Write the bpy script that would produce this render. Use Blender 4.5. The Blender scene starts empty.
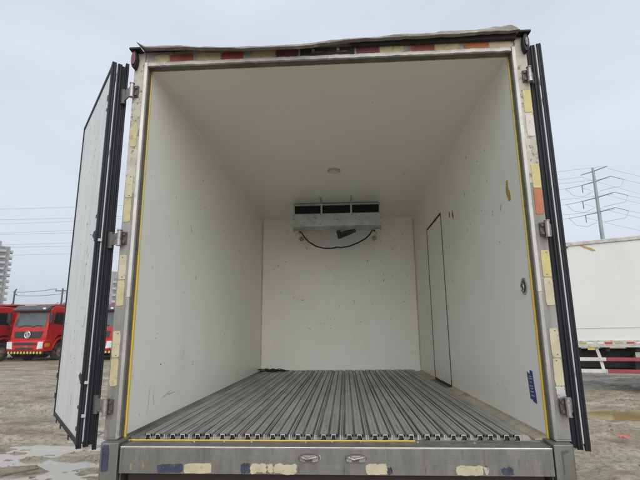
import bpy, bmesh, math, random
import numpy as np
from mathutils import Matrix, Vector
random.seed(7)
rng = np.random.default_rng(11)
R = math.radians
SC = bpy.context.scene
COL = SC.collection
FZ = 0.95            # height of the truck's load floor above the ground

# ------------------------------------------------------------------ camera
cam_d = bpy.data.cameras.new('camera')
cam = bpy.data.objects.new('camera', cam_d)
COL.objects.link(cam)
cam_d.sensor_width = 36
cam_d.lens = 24.73
cam_d.clip_start = 0.05
cam_d.clip_end = 6000
RX = Vector((0.99837, 0.05634, -0.00936)); FW = Vector((-0.05329, 0.97797, 0.20183)); UP = Vector((0.02053, -0.20100, 0.97938))
cam.matrix_world = Matrix(((RX.x, UP.x, -FW.x, 0.0847), (RX.y, UP.y, -FW.y, -2.4463), (RX.z, UP.z, -FW.z, 0.5603 + FZ), (0, 0, 0, 1)))
SC.camera = cam
SC.render.engine = 'CYCLES'
SC.cycles.max_bounces = 16
SC.cycles.diffuse_bounces = 12
SC.cycles.use_denoising = True

# ------------------------------------------------------------------ sky and sun
SUN_EL, SUN_AZ = R(32), R(12)      # bright part of the overcast, behind the viewer
world = bpy.data.worlds.new('World')
SC.world = world
world.use_nodes = True
nt = world.node_tree
nt.nodes.clear()
wo = nt.nodes.new('ShaderNodeOutputWorld'); bg = nt.nodes.new('ShaderNodeBackground')
sky = nt.nodes.new('ShaderNodeTexSky'); sky.sky_type = 'NISHITA'; sky.sun_disc = False
sky.sun_elevation = SUN_EL; sky.sun_rotation = math.pi - SUN_AZ; sky.air_density = 1.2; sky.dust_density = 4
tc = nt.nodes.new('ShaderNodeTexCoord')
mp = nt.nodes.new('ShaderNodeMapping'); mp.inputs['Scale'].default_value = (1, 1, 2.6)
nz = nt.nodes.new('ShaderNodeTexNoise'); nz.inputs['Scale'].default_value = 1.7; nz.inputs['Detail'].default_value = 5
nz.inputs['Roughness'].default_value = 0.5
cr = nt.nodes.new('ShaderNodeValToRGB')
cr.color_ramp.elements[0].position = 0.33; cr.color_ramp.elements[0].color = (3.95, 4.35, 4.9, 1)
cr.color_ramp.elements[1].position = 0.72; cr.color_ramp.elements[1].color = (4.95, 5.35, 5.9, 1)
mx = nt.nodes.new('ShaderNodeMix'); mx.data_type = 'RGBA'; mx.inputs['Factor'].default_value = 0.93
L = nt.links.new
L(tc.outputs['Generated'], mp.inputs['Vector']); L(mp.outputs[0], nz.inputs['Vector']); L(nz.outputs['Fac'], cr.inputs[0])
L(sky.outputs[0], mx.inputs['A']); L(cr.outputs[0], mx.inputs['B']); L(mx.outputs['Result'], bg.inputs['Color'])
bg.inputs['Strength'].default_value = 0.1
L(bg.outputs[0], wo.inputs[0])
sd = bpy.data.lights.new('sun', 'SUN'); sun = bpy.data.objects.new('sun', sd); COL.objects.link(sun)
sd.energy = 1.5; sd.angle = R(70); sd.color = (1.0, 0.98, 0.94)
sdir = Vector((math.sin(SUN_AZ) * math.cos(SUN_EL), -math.cos(SUN_AZ) * math.cos(SUN_EL), math.sin(SUN_EL)))
sun.rotation_euler = sdir.to_track_quat('Z', 'Y').to_euler()
sun.location = (0, -20, 30)
vs = SC.view_settings
vs.view_transform = 'Standard'; vs.look = 'None'; vs.exposure = 0.72; vs.gamma = 1; vs.use_curve_mapping = False

# ------------------------------------------------------------------ materials
def mat(name, col, rough=0.6, metal=0.0, col2=None, sc=3.0, st=(1, 1, 1), lo=0.4, hi=0.65, detail=6,
        dirt=None, dsc=8.0, dst=(1, 1, 1), dlo=0.6, dhi=0.7, bump=0.0, bsc=40.0, bst=(1, 1, 1), spec=0.5, r2=None, dirt2=None):
    m = bpy.data.materials.new(name); m.use_nodes = True
    n = m.node_tree; b = n.nodes['Principled BSDF']; lk = n.links.new
    b.inputs['Roughness'].default_value = rough; b.inputs['Metallic'].default_value = metal
    b.inputs['Specular IOR Level'].default_value = spec
    t = n.nodes.new('ShaderNodeTexCoord')
    def noise(scale, stretch, det, lo, hi, c0, c1):
        p = n.nodes.new('ShaderNodeMapping'); p.inputs['Scale'].default_value = stretch
        p.inputs['Location'].default_value = (random.random() * 9, random.random() * 9, random.random() * 9)
        z = n.nodes.new('ShaderNodeTexNoise'); z.inputs['Scale'].default_value = scale; z.inputs['Detail'].default_value = det
        z.inputs['Roughness'].default_value = 0.6
        r = n.nodes.new('ShaderNodeValToRGB')
        r.color_ramp.elements[0].position = lo; r.color_ramp.elements[0].color = c0
        r.color_ramp.elements[1].position = hi; r.color_ramp.elements[1].color = c1
        lk(t.outputs['Object'], p.inputs['Vector']); lk(p.outputs[0], z.inputs['Vector']); lk(z.outputs['Fac'], r.inputs[0])
        return r.outputs[0], z.outputs['Fac']
    c = (*col, 1); c2 = (*(col2 or tuple(x * 0.85 for x in col)), 1)
    out, fac = noise(sc, st, detail, lo, hi, c, c2)
    def over(out, d, scale, stretch, a, bb):
        f, _ = noise(scale, stretch, 8, a, bb, (0, 0, 0, 1), (1, 1, 1, 1))
        x = n.nodes.new('ShaderNodeMix'); x.data_type = 'RGBA'
        lk(f, x.inputs['Factor']); lk(out, x.inputs['A']); x.inputs['B'].default_value = (*d, 1)
        return x.outputs['Result']
    if dirt: out = over(out, dirt, dsc, dst, dlo, dhi)
    if dirt2: out = over(out, dirt2[0], dirt2[1], dirt2[2], dirt2[3], dirt2[4])
    lk(out, b.inputs['Base Color'])
    if r2 is not None:
        mr = n.nodes.new('ShaderNodeMapRange'); mr.inputs['From Min'].default_value = lo; mr.inputs['From Max'].default_value = hi
        mr.inputs['To Min'].default_value = rough; mr.inputs['To Max'].default_value = r2
        lk(fac, mr.inputs['Value']); lk(mr.outputs[0], b.inputs['Roughness'])
    if bump:
        p = n.nodes.new('ShaderNodeMapping'); p.inputs['Scale'].default_value = bst
        z = n.nodes.new('ShaderNodeTexNoise'); z.inputs['Scale'].default_value = bsc; z.inputs['Detail'].default_value = 6
        bp = n.nodes.new('ShaderNodeBump'); bp.inputs['Strength'].default_value = bump; bp.inputs['Distance'].default_value = 0.02
        lk(t.outputs['Object'], p.inputs['Vector']); lk(p.outputs[0], z.inputs['Vector'])
        lk(z.outputs['Fac'], bp.inputs['Height']); lk(bp.outputs[0], b.inputs['Normal'])
    return m

M = {}
M['liner'] = mat('white_liner', (0.905, 0.90, 0.865), 0.38, col2=(0.87, 0.865, 0.825), sc=1.6, lo=0.35, hi=0.75,
                 dirt=(0.36, 0.32, 0.25), dsc=26, dlo=0.685, dhi=0.73, bump=0.06, bsc=4,
                 dirt2=((0.80, 0.79, 0.74), 3, (1, 1, 0.6), 0.55, 0.8))
M['ceiling'] = mat('ceiling_liner', (0.88, 0.88, 0.82), 0.4, col2=(0.83, 0.83, 0.77), sc=1.3, lo=0.35, hi=0.75,
                   dirt=(0.4, 0.38, 0.32), dsc=30, dlo=0.72, dhi=0.80, bump=0.05, bsc=3)
M['trim_brown'] = mat('stained_corner_trim', (0.66, 0.63, 0.54), 0.45, col2=(0.46, 0.40, 0.30), sc=4)
M['trim'] = mat('corner_trim_liner', (0.92, 0.92, 0.89), 0.3, col2=(0.84, 0.84, 0.79), sc=3, st=(1, 1, 1), lo=0.4, hi=0.7)
M['door_liner'] = mat('weathered_door_liner', (0.70, 0.72, 0.70), 0.45, col2=(0.60, 0.62, 0.59), sc=5, st=(3, 3, 0.5),
                      dirt=(0.42, 0.42, 0.39), dsc=16, dst=(4, 4, 0.35), dlo=0.60, dhi=0.80, bump=0.04, bsc=6,
                      dirt2=((0.25, 0.24, 0.22), 60, (1, 1, 0.4), 0.74, 0.8))
M['scuff'] = mat('scuff_mark', (0.10, 0.095, 0.085), 0.7)
M['scuff_brown'] = mat('brown_scuff', (0.26, 0.22, 0.14), 0.7)
M['scuff_faint'] = mat('faint_scuff', (0.42, 0.41, 0.36), 0.6)
M['red_mark'] = mat('red_marking', (0.30, 0.05, 0.04), 0.6)
M['alu_floor'] = mat('dull_aluminium', (0.41, 0.405, 0.38), 0.40, 0.45, col2=(0.29, 0.285, 0.26), sc=2.2, st=(3, 0.6, 1), lo=0.35, hi=0.7,
                     dirt=(0.15, 0.14, 0.12), dsc=7, dst=(9, 0.5, 1), dlo=0.55, dhi=0.75, bump=0.06, bsc=90, bst=(1, 0.1, 1), r2=0.6,
                     dirt2=((0.12, 0.11, 0.09), 25, (1, 1, 1), 0.68, 0.76))
M['groove'] = mat('groove_grime', (0.10, 0.095, 0.08), 0.6, 0.2, col2=(0.30, 0.295, 0.27), sc=2.5, st=(3, 0.5, 1), lo=0.35, hi=0.7)
M['steel'] = mat('brushed_steel', (0.23, 0.225, 0.21), 0.42, 0.5, col2=(0.14, 0.135, 0.12), sc=9, st=(1, 1, 0.25), lo=0.35, hi=0.7,
                 dirt=(0.16, 0.14, 0.12), dsc=12, dst=(2.5, 1, 0.5), dlo=0.60, dhi=0.76, bump=0.05, bsc=60, bst=(0.2, 1, 1), r2=0.55,
                 dirt2=((0.16, 0.085, 0.04), 7, (1, 1, 1), 0.70, 0.76))
M['sill_steel'] = mat('worn_sill_steel', (0.235, 0.228, 0.21), 0.42, 0.45, col2=(0.145, 0.14, 0.127), sc=14, st=(1, 1, 0.3), lo=0.35, hi=0.7,
                 dirt=(0.13, 0.12, 0.105), dsc=20, dst=(2.2, 1, 0.35), dlo=0.59, dhi=0.75, bump=0.05, bsc=60, bst=(0.2, 1, 1), r2=0.58,
                 dirt2=((0.20, 0.12, 0.07), 8, (1, 1, 1.0), 0.66, 0.72))
M['bright_edge'] = mat('highlight_and_rivet_metal', (0.82, 0.81, 0.78), 0.25, 0.5, col2=(0.6, 0.6, 0.57), sc=14)
M['post_paint'] = mat('old_post_paint', (0.50, 0.475, 0.40), 0.55, 0.05, col2=(0.36, 0.34, 0.275), sc=14, lo=0.35, hi=0.65,
                      dirt=(0.17, 0.145, 0.11), dsc=38, dlo=0.54, dhi=0.64, bump=0.1, bsc=80)
M['post_metal'] = mat('stainless_post', (0.30, 0.29, 0.27), 0.48, 0.35, col2=(0.19, 0.182, 0.165), sc=5, st=(2, 2, 0.4),
                      dirt=(0.13, 0.11, 0.085), dsc=10, dst=(2, 2, 0.6), dlo=0.56, dhi=0.74, bump=0.03, bsc=60, r2=0.6)
M['lip'] = mat('pale_post_lip', (0.54, 0.53, 0.505), 0.42, 0.25, col2=(0.38, 0.37, 0.35), sc=6, st=(1, 1, 0.5),
               dirt=(0.35, 0.32, 0.27), dsc=30, dst=(1, 1, 0.6), dlo=0.62, dhi=0.72)
M['lip_metal'] = mat('grey_post_lip', (0.40, 0.395, 0.38), 0.42, 0.4, col2=(0.27, 0.265, 0.25), sc=6, st=(1, 1, 0.5), dirt=(0.2, 0.18, 0.15), dsc=24, dst=(1, 1, 0.6), dlo=0.58, dhi=0.72)
M['header_paint'] = mat('dirty_shaded_header_paint', (0.38, 0.37, 0.34), 0.55, 0.1, col2=(0.25, 0.24, 0.22), sc=10, st=(1, 1, 3), dirt=(0.12, 0.11, 0.1), dsc=16, dlo=0.54, dhi=0.7)  # dirt and the shadow on the header, both put into the paint colour
M['reveal'] = mat('dark_reveal', (0.17, 0.165, 0.15), 0.6, 0.2, col2=(0.11, 0.105, 0.095), sc=9, dirt=(0.35, 0.33, 0.28), dsc=40, dlo=0.66, dhi=0.74)  # darker than the posts, with pale specks
M['sealant'] = mat('yellow_sealant', (0.66, 0.50, 0.13), 0.6, col2=(0.58, 0.44, 0.12), sc=12, lo=0.35, hi=0.7,
                   dirt=(0.42, 0.36, 0.20), dsc=14, dlo=0.57, dhi=0.68, bump=0.1, bsc=60)
M['sealant_yellow'] = mat('bright_yellow_sealant', (0.66, 0.46, 0.04), 0.6, col2=(0.60, 0.42, 0.06), sc=12)
M['rubber'] = mat('black_rubber', (0.010, 0.011, 0.015), 0.50, col2=(0.016, 0.018, 0.024), sc=8, st=(1, 1, 0.3),
                  dirt=(0.10, 0.10, 0.105), dsc=30, dst=(2, 2, 0.15), spec=0.28, dlo=0.68, dhi=0.78, bump=0.08, bsc=40)
M['rubber_strip'] = mat('pale_gasket_strip', (0.46, 0.47, 0.48), 0.5, 0.1, col2=(0.42, 0.43, 0.45), sc=20, st=(1, 1, 0.3),
                        dirt=(0.08, 0.08, 0.09), dsc=18, dst=(2, 2, 0.4), dlo=0.60, dhi=0.68)
M['refl_cream'] = mat('faded_cream_reflector', (0.52, 0.465, 0.32), 0.45, col2=(0.44, 0.39, 0.26), sc=18, bump=0.05, bsc=300,
                      dirt=(0.26, 0.22, 0.15), dsc=26, dlo=0.58, dhi=0.72)
M['refl_tan'] = mat('dirty_tan_reflector', (0.50, 0.43, 0.25), 0.5, col2=(0.42, 0.36, 0.21), sc=18,
                    dirt=(0.20, 0.17, 0.11), dsc=26, dlo=0.56, dhi=0.72)
M['refl_yellow'] = mat('yellow_reflector', (0.54, 0.455, 0.17), 0.45, col2=(0.45, 0.38, 0.15), sc=18,
                       dirt=(0.36, 0.30, 0.14), dsc=40, dlo=0.64, dhi=0.72)
M['refl_pale'] = mat('pale_pink_reflector', (0.60, 0.54, 0.49), 0.5, col2=(0.52, 0.46, 0.41), sc=18, dirt=(0.33, 0.28, 0.22), dsc=50, dlo=0.6, dhi=0.7)
M['refl_orange'] = mat('orange_reflector', (0.44, 0.135, 0.04), 0.45, col2=(0.34, 0.10, 0.03), sc=16, dirt=(0.25, 0.10, 0.05), dsc=40, dlo=0.62, dhi=0.7)
M['refl_red'] = mat('faded_red_reflector', (0.30, 0.075, 0.05), 0.45, col2=(0.20, 0.055, 0.04), sc=14, dirt=(0.16, 0.05, 0.04), dsc=36, dlo=0.6, dhi=0.7)
M['refl_maroon'] = mat('maroon_reflector', (0.17, 0.035, 0.045), 0.5, col2=(0.10, 0.03, 0.04), sc=14)
M['refl_navy'] = mat('navy_patch', (0.045, 0.055, 0.095), 0.5, col2=(0.025, 0.03, 0.05), sc=30, dirt=(0.20, 0.19, 0.18), dsc=60, dlo=0.62, dhi=0.7)
M['torn_sheet'] = mat('weathered_sheet', (0.27, 0.24, 0.20), 0.7, 0.1, col2=(0.20, 0.18, 0.155), sc=9, st=(0.6, 1, 2),
                      dirt=(0.46, 0.43, 0.37), dsc=24, dst=(0.6, 1, 2), dlo=0.55, dhi=0.68, bump=0.3, bsc=30)
M['dark_under'] = mat('dark_underbody', (0.025, 0.024, 0.023), 0.8, col2=(0.045, 0.04, 0.036), sc=10)
M['maroon_bar'] = mat('maroon_bar', (0.035, 0.014, 0.014), 0.6, col2=(0.018, 0.014, 0.014), sc=12)
M['lamp_lens'] = mat('maroon_lens', (0.14, 0.02, 0.05), 0.25, col2=(0.09, 0.015, 0.03), sc=20)
M['clear_lens'] = mat('clouded_lens', (0.18, 0.18, 0.19), 0.25, col2=(0.06, 0.06, 0.07), sc=60)
M['hinge'] = mat('hinge_steel', (0.42, 0.41, 0.40), 0.42, 0.6, col2=(0.28, 0.26, 0.24), sc=20, dirt=(0.14, 0.09, 0.06), dsc=30, dlo=0.56, dhi=0.68)
M['dark_steel'] = mat('dark_steel', (0.09, 0.085, 0.08), 0.6, 0.3, col2=(0.14, 0.12, 0.1), sc=20)
M['seam'] = mat('dark_seam', (0.03, 0.03, 0.027), 0.8, col2=(0.07, 0.065, 0.055), sc=30)
M['cove'] = mat('stained_cove', (0.46, 0.41, 0.33), 0.55, col2=(0.32, 0.27, 0.20), sc=5, dirt=(0.26, 0.21, 0.15), dsc=14, dlo=0.58, dhi=0.72)
M['unit_white'] = mat('unit_housing', (0.50, 0.50, 0.48), 0.35, 0.15, col2=(0.38, 0.38, 0.365), sc=8, dirt=(0.17, 0.16, 0.15), dsc=22, dst=(0.6, 1, 3), dlo=0.60, dhi=0.68)
M['coil_hollow'] = mat('dark_coil_and_hollow', (0.012, 0.013, 0.015), 0.5, 0.2, col2=(0.02, 0.02, 0.022), sc=30)
M['cable'] = mat('black_cable', (0.018, 0.018, 0.018), 0.5)
M['lens'] = mat('frosted_lens', (0.75, 0.76, 0.72), 0.3, col2=(0.6, 0.6, 0.56), sc=20)
M['blue_label'] = mat('blue_label', (0.025, 0.06, 0.22), 0.5, col2=(0.03, 0.05, 0.14), sc=40, dirt=(0.55, 0.58, 0.6), dsc=90, dst=(1, 1, 0.5), dlo=0.68, dhi=0.72)
M['tape'] = mat('orange_tape', (0.52, 0.34, 0.07), 0.6, col2=(0.38, 0.27, 0.08), sc=30)
M['pale_print'] = mat('pale_print', (0.5, 0.55, 0.62), 0.6)
M['chrome'] = mat('worn_chrome', (0.6, 0.6, 0.58), 0.28, 0.85, col2=(0.3, 0.3, 0.29), sc=30)
M['tyre'] = mat('tyre_rubber', (0.03, 0.029, 0.027), 0.85, col2=(0.13, 0.11, 0.085), sc=6, lo=0.45, hi=0.8)
M['rim'] = mat('muddy_rim', (0.34, 0.31, 0.27), 0.6, 0.2, col2=(0.2, 0.17, 0.13), sc=6)
M['truck_white'] = mat('truck_white_panel', (0.72, 0.72, 0.69), 0.42, col2=(0.655, 0.655, 0.625), sc=0.7, lo=0.35, hi=0.75, dirt=(0.60, 0.585, 0.53), dsc=1.6, dst=(2, 2, 0.25), dlo=0.55, dhi=0.9, bump=0.03, bsc=1.5)
M['truck_trim'] = mat('truck_trim', (0.55, 0.53, 0.49), 0.5, 0.15, col2=(0.40, 0.38, 0.34), sc=8, dirt=(0.25, 0.21, 0.16), dsc=12, dst=(1, 1, 2), dlo=0.55, dhi=0.7)
M['rail_white'] = mat('rail_white_paint', (0.68, 0.66, 0.61), 0.5, col2=(0.52, 0.49, 0.44), sc=6, dirt=(0.25, 0.20, 0.15), dsc=9, dlo=0.58, dhi=0.7)
M['rail_red'] = mat('rail_red_paint', (0.36, 0.05, 0.06), 0.5, col2=(0.26, 0.05, 0.055), sc=6, dirt=(0.25, 0.17, 0.13), dsc=9, dlo=0.6, dhi=0.72)
M['mark_red'] = mat('marker_red', (0.55, 0.05, 0.03), 0.4)
M['mark_white'] = mat('marker_white', (0.75, 0.74, 0.70), 0.4)
M['mark_olive'] = mat('marker_olive', (0.40, 0.38, 0.14), 0.4)
M['mark_yellow'] = mat('marker_yellow', (0.62, 0.5, 0.08), 0.4)
M['cab_red'] = mat('cab_red_paint', (0.50, 0.018, 0.015), 0.30, col2=(0.40, 0.02, 0.016), sc=1.5, dirt=(0.28, 0.10, 0.065), dsc=3, dst=(1, 1, 2), dlo=0.55, dhi=0.85)
M['cab_red_dusty'] = mat('tipper_red_paint', (0.42, 0.035, 0.025), 0.5, col2=(0.33, 0.04, 0.03), sc=1.5, dirt=(0.3, 0.18, 0.12), dsc=3, dlo=0.5, dhi=0.8)
M['cab_black'] = mat('cab_black_plastic', (0.022, 0.022, 0.024), 0.5, col2=(0.05, 0.048, 0.045), sc=5)
M['visor'] = mat('grey_visor', (0.05, 0.055, 0.06), 0.4, col2=(0.08, 0.08, 0.08), sc=3)
M['glass'] = mat('windscreen_glass', (0.055, 0.075, 0.085), 0.08, 0.0, col2=(0.10, 0.12, 0.12), sc=0.8, spec=0.9)
M['side_glass'] = mat('side_glass', (0.02, 0.025, 0.03), 0.08, spec=0.8)
M['headlight'] = mat('headlight_lens', (0.72, 0.74, 0.75), 0.15, col2=(0.5, 0.52, 0.54), sc=9)
M['emblem'] = mat('emblem_metal', (0.65, 0.65, 0.66), 0.3, 0.5)
M['indicator'] = mat('amber_lens', (0.7, 0.25, 0.03), 0.3)
M['galv'] = mat('galvanised_steel', (0.30, 0.33, 0.34), 0.55, 0.2, col2=(0.24, 0.27, 0.28), sc=0.3)
M['wire'] = mat('wire', (0.16, 0.17, 0.18), 0.6)
M['concrete'] = mat('pale_concrete', (0.30, 0.29, 0.28), 0.85, col2=(0.25, 0.24, 0.235), sc=0.2)
M['concrete2'] = mat('balcony_render', (0.40, 0.385, 0.37), 0.85, col2=(0.34, 0.33, 0.315), sc=0.3)
M['window_dark'] = mat('window_dark', (0.10, 0.11, 0.125), 0.2, col2=(0.16, 0.17, 0.18), sc=0.5)
M['beige_wall'] = mat('beige_wall', (0.46, 0.41, 0.32), 0.85, col2=(0.38, 0.34, 0.27), sc=0.2)
M['wood_pole'] = mat('pole_grey', (0.10, 0.095, 0.09), 0.8)
M['leaf'] = mat('leaf_green', (0.045, 0.07, 0.028), 0.7, col2=(0.075, 0.09, 0.04), sc=2)
M['leaf_dry'] = mat('leaf_dry', (0.10, 0.09, 0.055), 0.8, col2=(0.07, 0.065, 0.04), sc=1)
M['bark'] = mat('bark', (0.06, 0.05, 0.04), 0.9)
M['grass'] = mat('grass_green', (0.07, 0.12, 0.03), 0.7, col2=(0.10, 0.13, 0.04), sc=1)
M['plank'] = mat('wet_board', (0.12, 0.10, 0.08), 0.6, col2=(0.18, 0.15, 0.12), sc=10)
M['litter'] = mat('red_scrap', (0.5, 0.07, 0.05), 0.6, col2=(0.55, 0.25, 0.2), sc=30)
M['stone'] = mat('muddy_stone', (0.26, 0.23, 0.19), 0.8, col2=(0.18, 0.16, 0.13), sc=14)

# ------------------------------------------------------------------ mesh builder
class MB:
    def __init__(s): s.v = []; s.f = []; s.m = []
    def add(s, vs_, fs, mi=0):
        o = len(s.v); s.v += [tuple(p) for p in vs_]
        for f in fs: s.f.append([i + o for i in f]); s.m.append(mi)
        return s
    def box(s, x0, y0, z0, x1, y1, z1, mi=0):
        x0, x1 = sorted((x0, x1)); y0, y1 = sorted((y0, y1)); z0, z1 = sorted((z0, z1))
        return s.add([(x0, y0, z0), (x1, y0, z0), (x1, y1, z0), (x0, y1, z0), (x0, y0, z1), (x1, y0, z1), (x1, y1, z1), (x0, y1, z1)],
                     [(3, 2, 1, 0), (4, 5, 6, 7), (0, 1, 5, 4), (1, 2, 6, 5), (2, 3, 7, 6), (3, 0, 4, 7)], mi)
    def prism(s, pts, ax, a0, a1, mi=0, a0f=None, a1f=None):
        """2-D outline pts extruded along axis ax ('x': pts=(y,z); 'y': pts=(x,z); 'z': pts=(x,y))"""
        def P(p, a):
            return {'x': (a, p[0], p[1]), 'y': (p[0], a, p[1]), 'z': (p[0], p[1], a)}[ax]
        n = len(pts)
        e0 = [a0 if a0f is None else a0f(p) for p in pts]; e1 = [a1 if a1f is None else a1f(p) for p in pts]
        v = [P(p, a) for p, a in zip(pts, e0)] + [P(p, a) for p, a in zip(pts, e1)]
        return s.add(v, [tuple(range(n - 1, -1, -1)), tuple(range(n, 2 * n))] + [(i, (i + 1) % n, n + (i + 1) % n, n + i) for i in range(n)], mi)
    def tube(s, path, r, seg=8, mi=0, r1=None):
        path = [Vector(p) for p in path]; n = len(path); rings = []
        for i, p in enumerate(path):
            d = (path[min(i + 1, n - 1)] - path[max(i - 1, 0)]).normalized()
            a = d.cross(Vector((1, 0, 0)) if abs(d.z) > 0.8 else Vector((0, 0, 1)))
            a.normalize(); b = d.cross(a)
            rr = r if r1 is None else r + (r1 - r) * i / (n - 1)
            rings.append([p + (a * math.cos(t) + b * math.sin(t)) * rr for t in [2 * math.pi * k / seg for k in range(seg)]])
        v = [q for ring in rings for q in ring]
        f = [(i * seg + k, i * seg + (k + 1) % seg, (i + 1) * seg + (k + 1) % seg, (i + 1) * seg + k) for i in range(n - 1) for k in range(seg)]
        f += [tuple(range(seg - 1, -1, -1)), tuple(range((n - 1) * seg, n * seg))]
        return s.add(v, f, mi)
    def quadstrip(s, pts3, thick, mi=0):
        """thin slab: outline of 3-D points in one plane, thickened along vector thick"""
        n = len(pts3); t = Vector(thick)
        v = [Vector(p) for p in pts3] + [Vector(p) + t for p in pts3]
        return s.add(v, [tuple(range(n - 1, -1, -1)), tuple(range(n, 2 * n))] + [(i, (i + 1) % n, n + (i + 1) % n, n + i) for i in range(n)], mi)
    def build(s, name, mats, parent=None, loc=(0, 0, 0), bevel=0, smooth=False, rot=None, seg=2):
        me = bpy.data.meshes.new(name)
        me.from_pydata(s.v, [], s.f)
        if not isinstance(mats, (list, tuple)): mats = [mats]
        for m in mats: me.materials.append(m)
        me.polygons.foreach_set('material_index', s.m)
        bm = bmesh.new(); bm.from_mesh(me); bmesh.ops.recalc_face_normals(bm, faces=bm.faces); bm.to_mesh(me); bm.free()
        if smooth:
            me.polygons.foreach_set('use_smooth', [True] * len(me.polygons))
        o = bpy.data.objects.new(name, me); COL.objects.link(o)
        o.location = loc
        if rot: o.rotation_euler = rot
        if parent: o.parent = parent
        if smooth:
            md = o.modifiers.new('edge', 'EDGE_SPLIT'); md.split_angle = R(40)
        if bevel:
            b = o.modifiers.new('bevel', 'BEVEL'); b.width = bevel; b.segments = seg; b.limit_method = 'ANGLE'
        return o

def each(name, mats, parent, pieces, **kw):
    '''one object per piece; every piece is a function that fills its own mesh builder'''
    for fn in pieces:
        q = MB(); fn(q); q.build(name, mats, parent, **kw)
def tag(o, label=None, cat=None, group=None, kind=None):
    if label: o['label'] = label
    if cat: o['category'] = cat
    if group: o['group'] = group
    if kind: o['kind'] = kind
    return o
def empty(name, loc, rz=0):
    o = bpy.data.objects.new(name, None); COL.objects.link(o); o.location = loc; o.rotation_euler = (0, 0, rz)
    o.empty_display_size = 0.2
    return o
def copy_tree(o, parent=None):
    c = o.copy(); COL.objects.link(c); c.parent = parent
    for ch in list(o.children): copy_tree(ch, c)
    return c
def ngon(cx, cy, r, n=20, sx=1, sy=1, a0=0):
    return [(cx + r * sx * math.cos(a0 + 2 * math.pi * k / n), cy + r * sy * math.sin(a0 + 2 * math.pi * k / n)) for k in range(n)]

# ------------------------------------------------------------------ ground
def vnoise(x, y, seed, aniso=1.0):
    g = np.random.default_rng(seed).random((256, 256)).astype(np.float32)
    x = x * aniso
    xi = np.floor(x).astype(int); yi = np.floor(y).astype(int); fx = x - xi; fy = y - yi
    fx = fx * fx * (3 - 2 * fx); fy = fy * fy * (3 - 2 * fy)
    a = g[xi % 256, yi % 256]; b = g[(xi + 1) % 256, yi % 256]; c = g[xi % 256, (yi + 1) % 256]; d = g[(xi + 1) % 256, (yi + 1) % 256]
    return (a * (1 - fx) + b * fx) * (1 - fy) + (c * (1 - fx) + d * fx) * fy - 0.5
def blob(x, y, cx, cy, rx, ry, ang=0.0):
    c, s_ = math.cos(ang), math.sin(ang); u = (x - cx) * c + (y - cy) * s_; v = -(x - cx) * s_ + (y - cy) * c
    return np.exp(-((u / rx) ** 2 + (v / ry) ** 2) ** 1.5)
def terrain(x, y):
    dist = np.hypot(x, y - 2)
    near = np.clip(1.2 - dist / 45, 0.0, 1)
    h = 0.08 * vnoise(x * 0.28, y * 0.5, 1) + 0.085 * vnoise(x * 0.55, y * 1.7, 2) + 0.075 * vnoise(x * 1.3, y * 3.6, 3)
    h += 0.055 * vnoise(x * 3.4, y * 7, 4) + 0.036 * vnoise(x * 8, y * 13, 5) + 0.018 * vnoise(x * 19, y * 25, 6)
    # wheel ruts running across behind the truck
    for (y0, sl, dp, w) in ((3.25, 0.05, 0.035, 0.13), (4.15, 0.02, 0.05, 0.16), (4.9, 0.06, 0.03, 0.12), (6.3, 0.0, 0.05, 0.2), (7.9, -0.03, 0.04, 0.2), (2.35, 0.03, 0.03, 0.12)):
        yy = y - (y0 + sl * x + 0.25 * vnoise(x * 0.4, x * 0, 9 + int(y0 * 4)))
        h += -dp * np.exp(-(yy / w) ** 2) + dp * 0.5 * np.exp(-((np.abs(yy) - 1.8 * w) / (0.6 * w)) ** 2)
    h = h + 0.02
    # hollows where water stands
    for (cx, cy, rx, ry, d) in ((-3.9, 3.75, 1.0, 0.16, 0.07), (-3.3, 4.25, 0.9, 0.2, 0.08), (-4.6, 3.35, 0.8, 0.12, 0.06), (-6.6, 6.1, 1.3, 0.28, 0.08), (-2.9, 5.4, 1.0, 0.35, 0.07),
                                (6.6, 6.35, 2.4, 0.80, 0.16), (-9.5, 9.8, 2.2, 0.6, 0.08), (-3.0, 8.5, 1.2, 0.5, 0.08), (-2.1, 1.6, 0.8, 0.25, 0.05)):
        h -= d * blob(x, y, cx, cy, rx, ry, 0.06)
    h = h * near - 0.0 * dist
    under = blob(x, y, 0, 2.5, 2.2, 3.6)
    return h * (1 - 0.6 * under)
def axis(lo, hi, step, far):
    a = list(np.arange(lo, hi + 1e-6, step)); s_ = step; x = hi
    while x < far: s_ *= 1.13; x += s_; a.append(x)
    s_ = step; x = lo
    while x > -far: s_ *= 1.13; x -= s_; a.insert(0, x)
    return np.array(a)
gx = axis(-8.0, 9.0, 0.05, 650); gy = axis(0.8, 9.5, 0.03, 650)
GX, GY = np.meshgrid(gx, gy); GH = terrain(GX, GY)
nx, ny = len(gx), len(gy)
me = bpy.data.meshes.new('ground')
co = np.stack([GX, GY, GH], -1).reshape(-1, 3)
idx = np.arange(nx * ny).reshape(ny, nx)
fa = np.stack([idx[:-1, :-1], idx[:-1, 1:], idx[1:, 1:], idx[1:, :-1]], -1).reshape(-1, 4)
me.vertices.add(len(co)); me.vertices.foreach_set('co', co.astype(np.float32).ravel())
me.loops.add(fa.size); me.loops.foreach_set('vertex_index', fa.astype(np.int32).ravel())
me.polygons.add(len(fa)); me.polygons.foreach_set('loop_start', np.arange(0, fa.size, 4, dtype=np.int32)); me.polygons.foreach_set('loop_total', np.full(len(fa), 4, dtype=np.int32))
me.update(calc_edges=True); me.validate()
me.polygons.foreach_set('use_smooth', [True] * len(me.polygons))
ground = bpy.data.objects.new('ground', me); COL.objects.link(ground); tag(ground, kind='structure')
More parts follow.
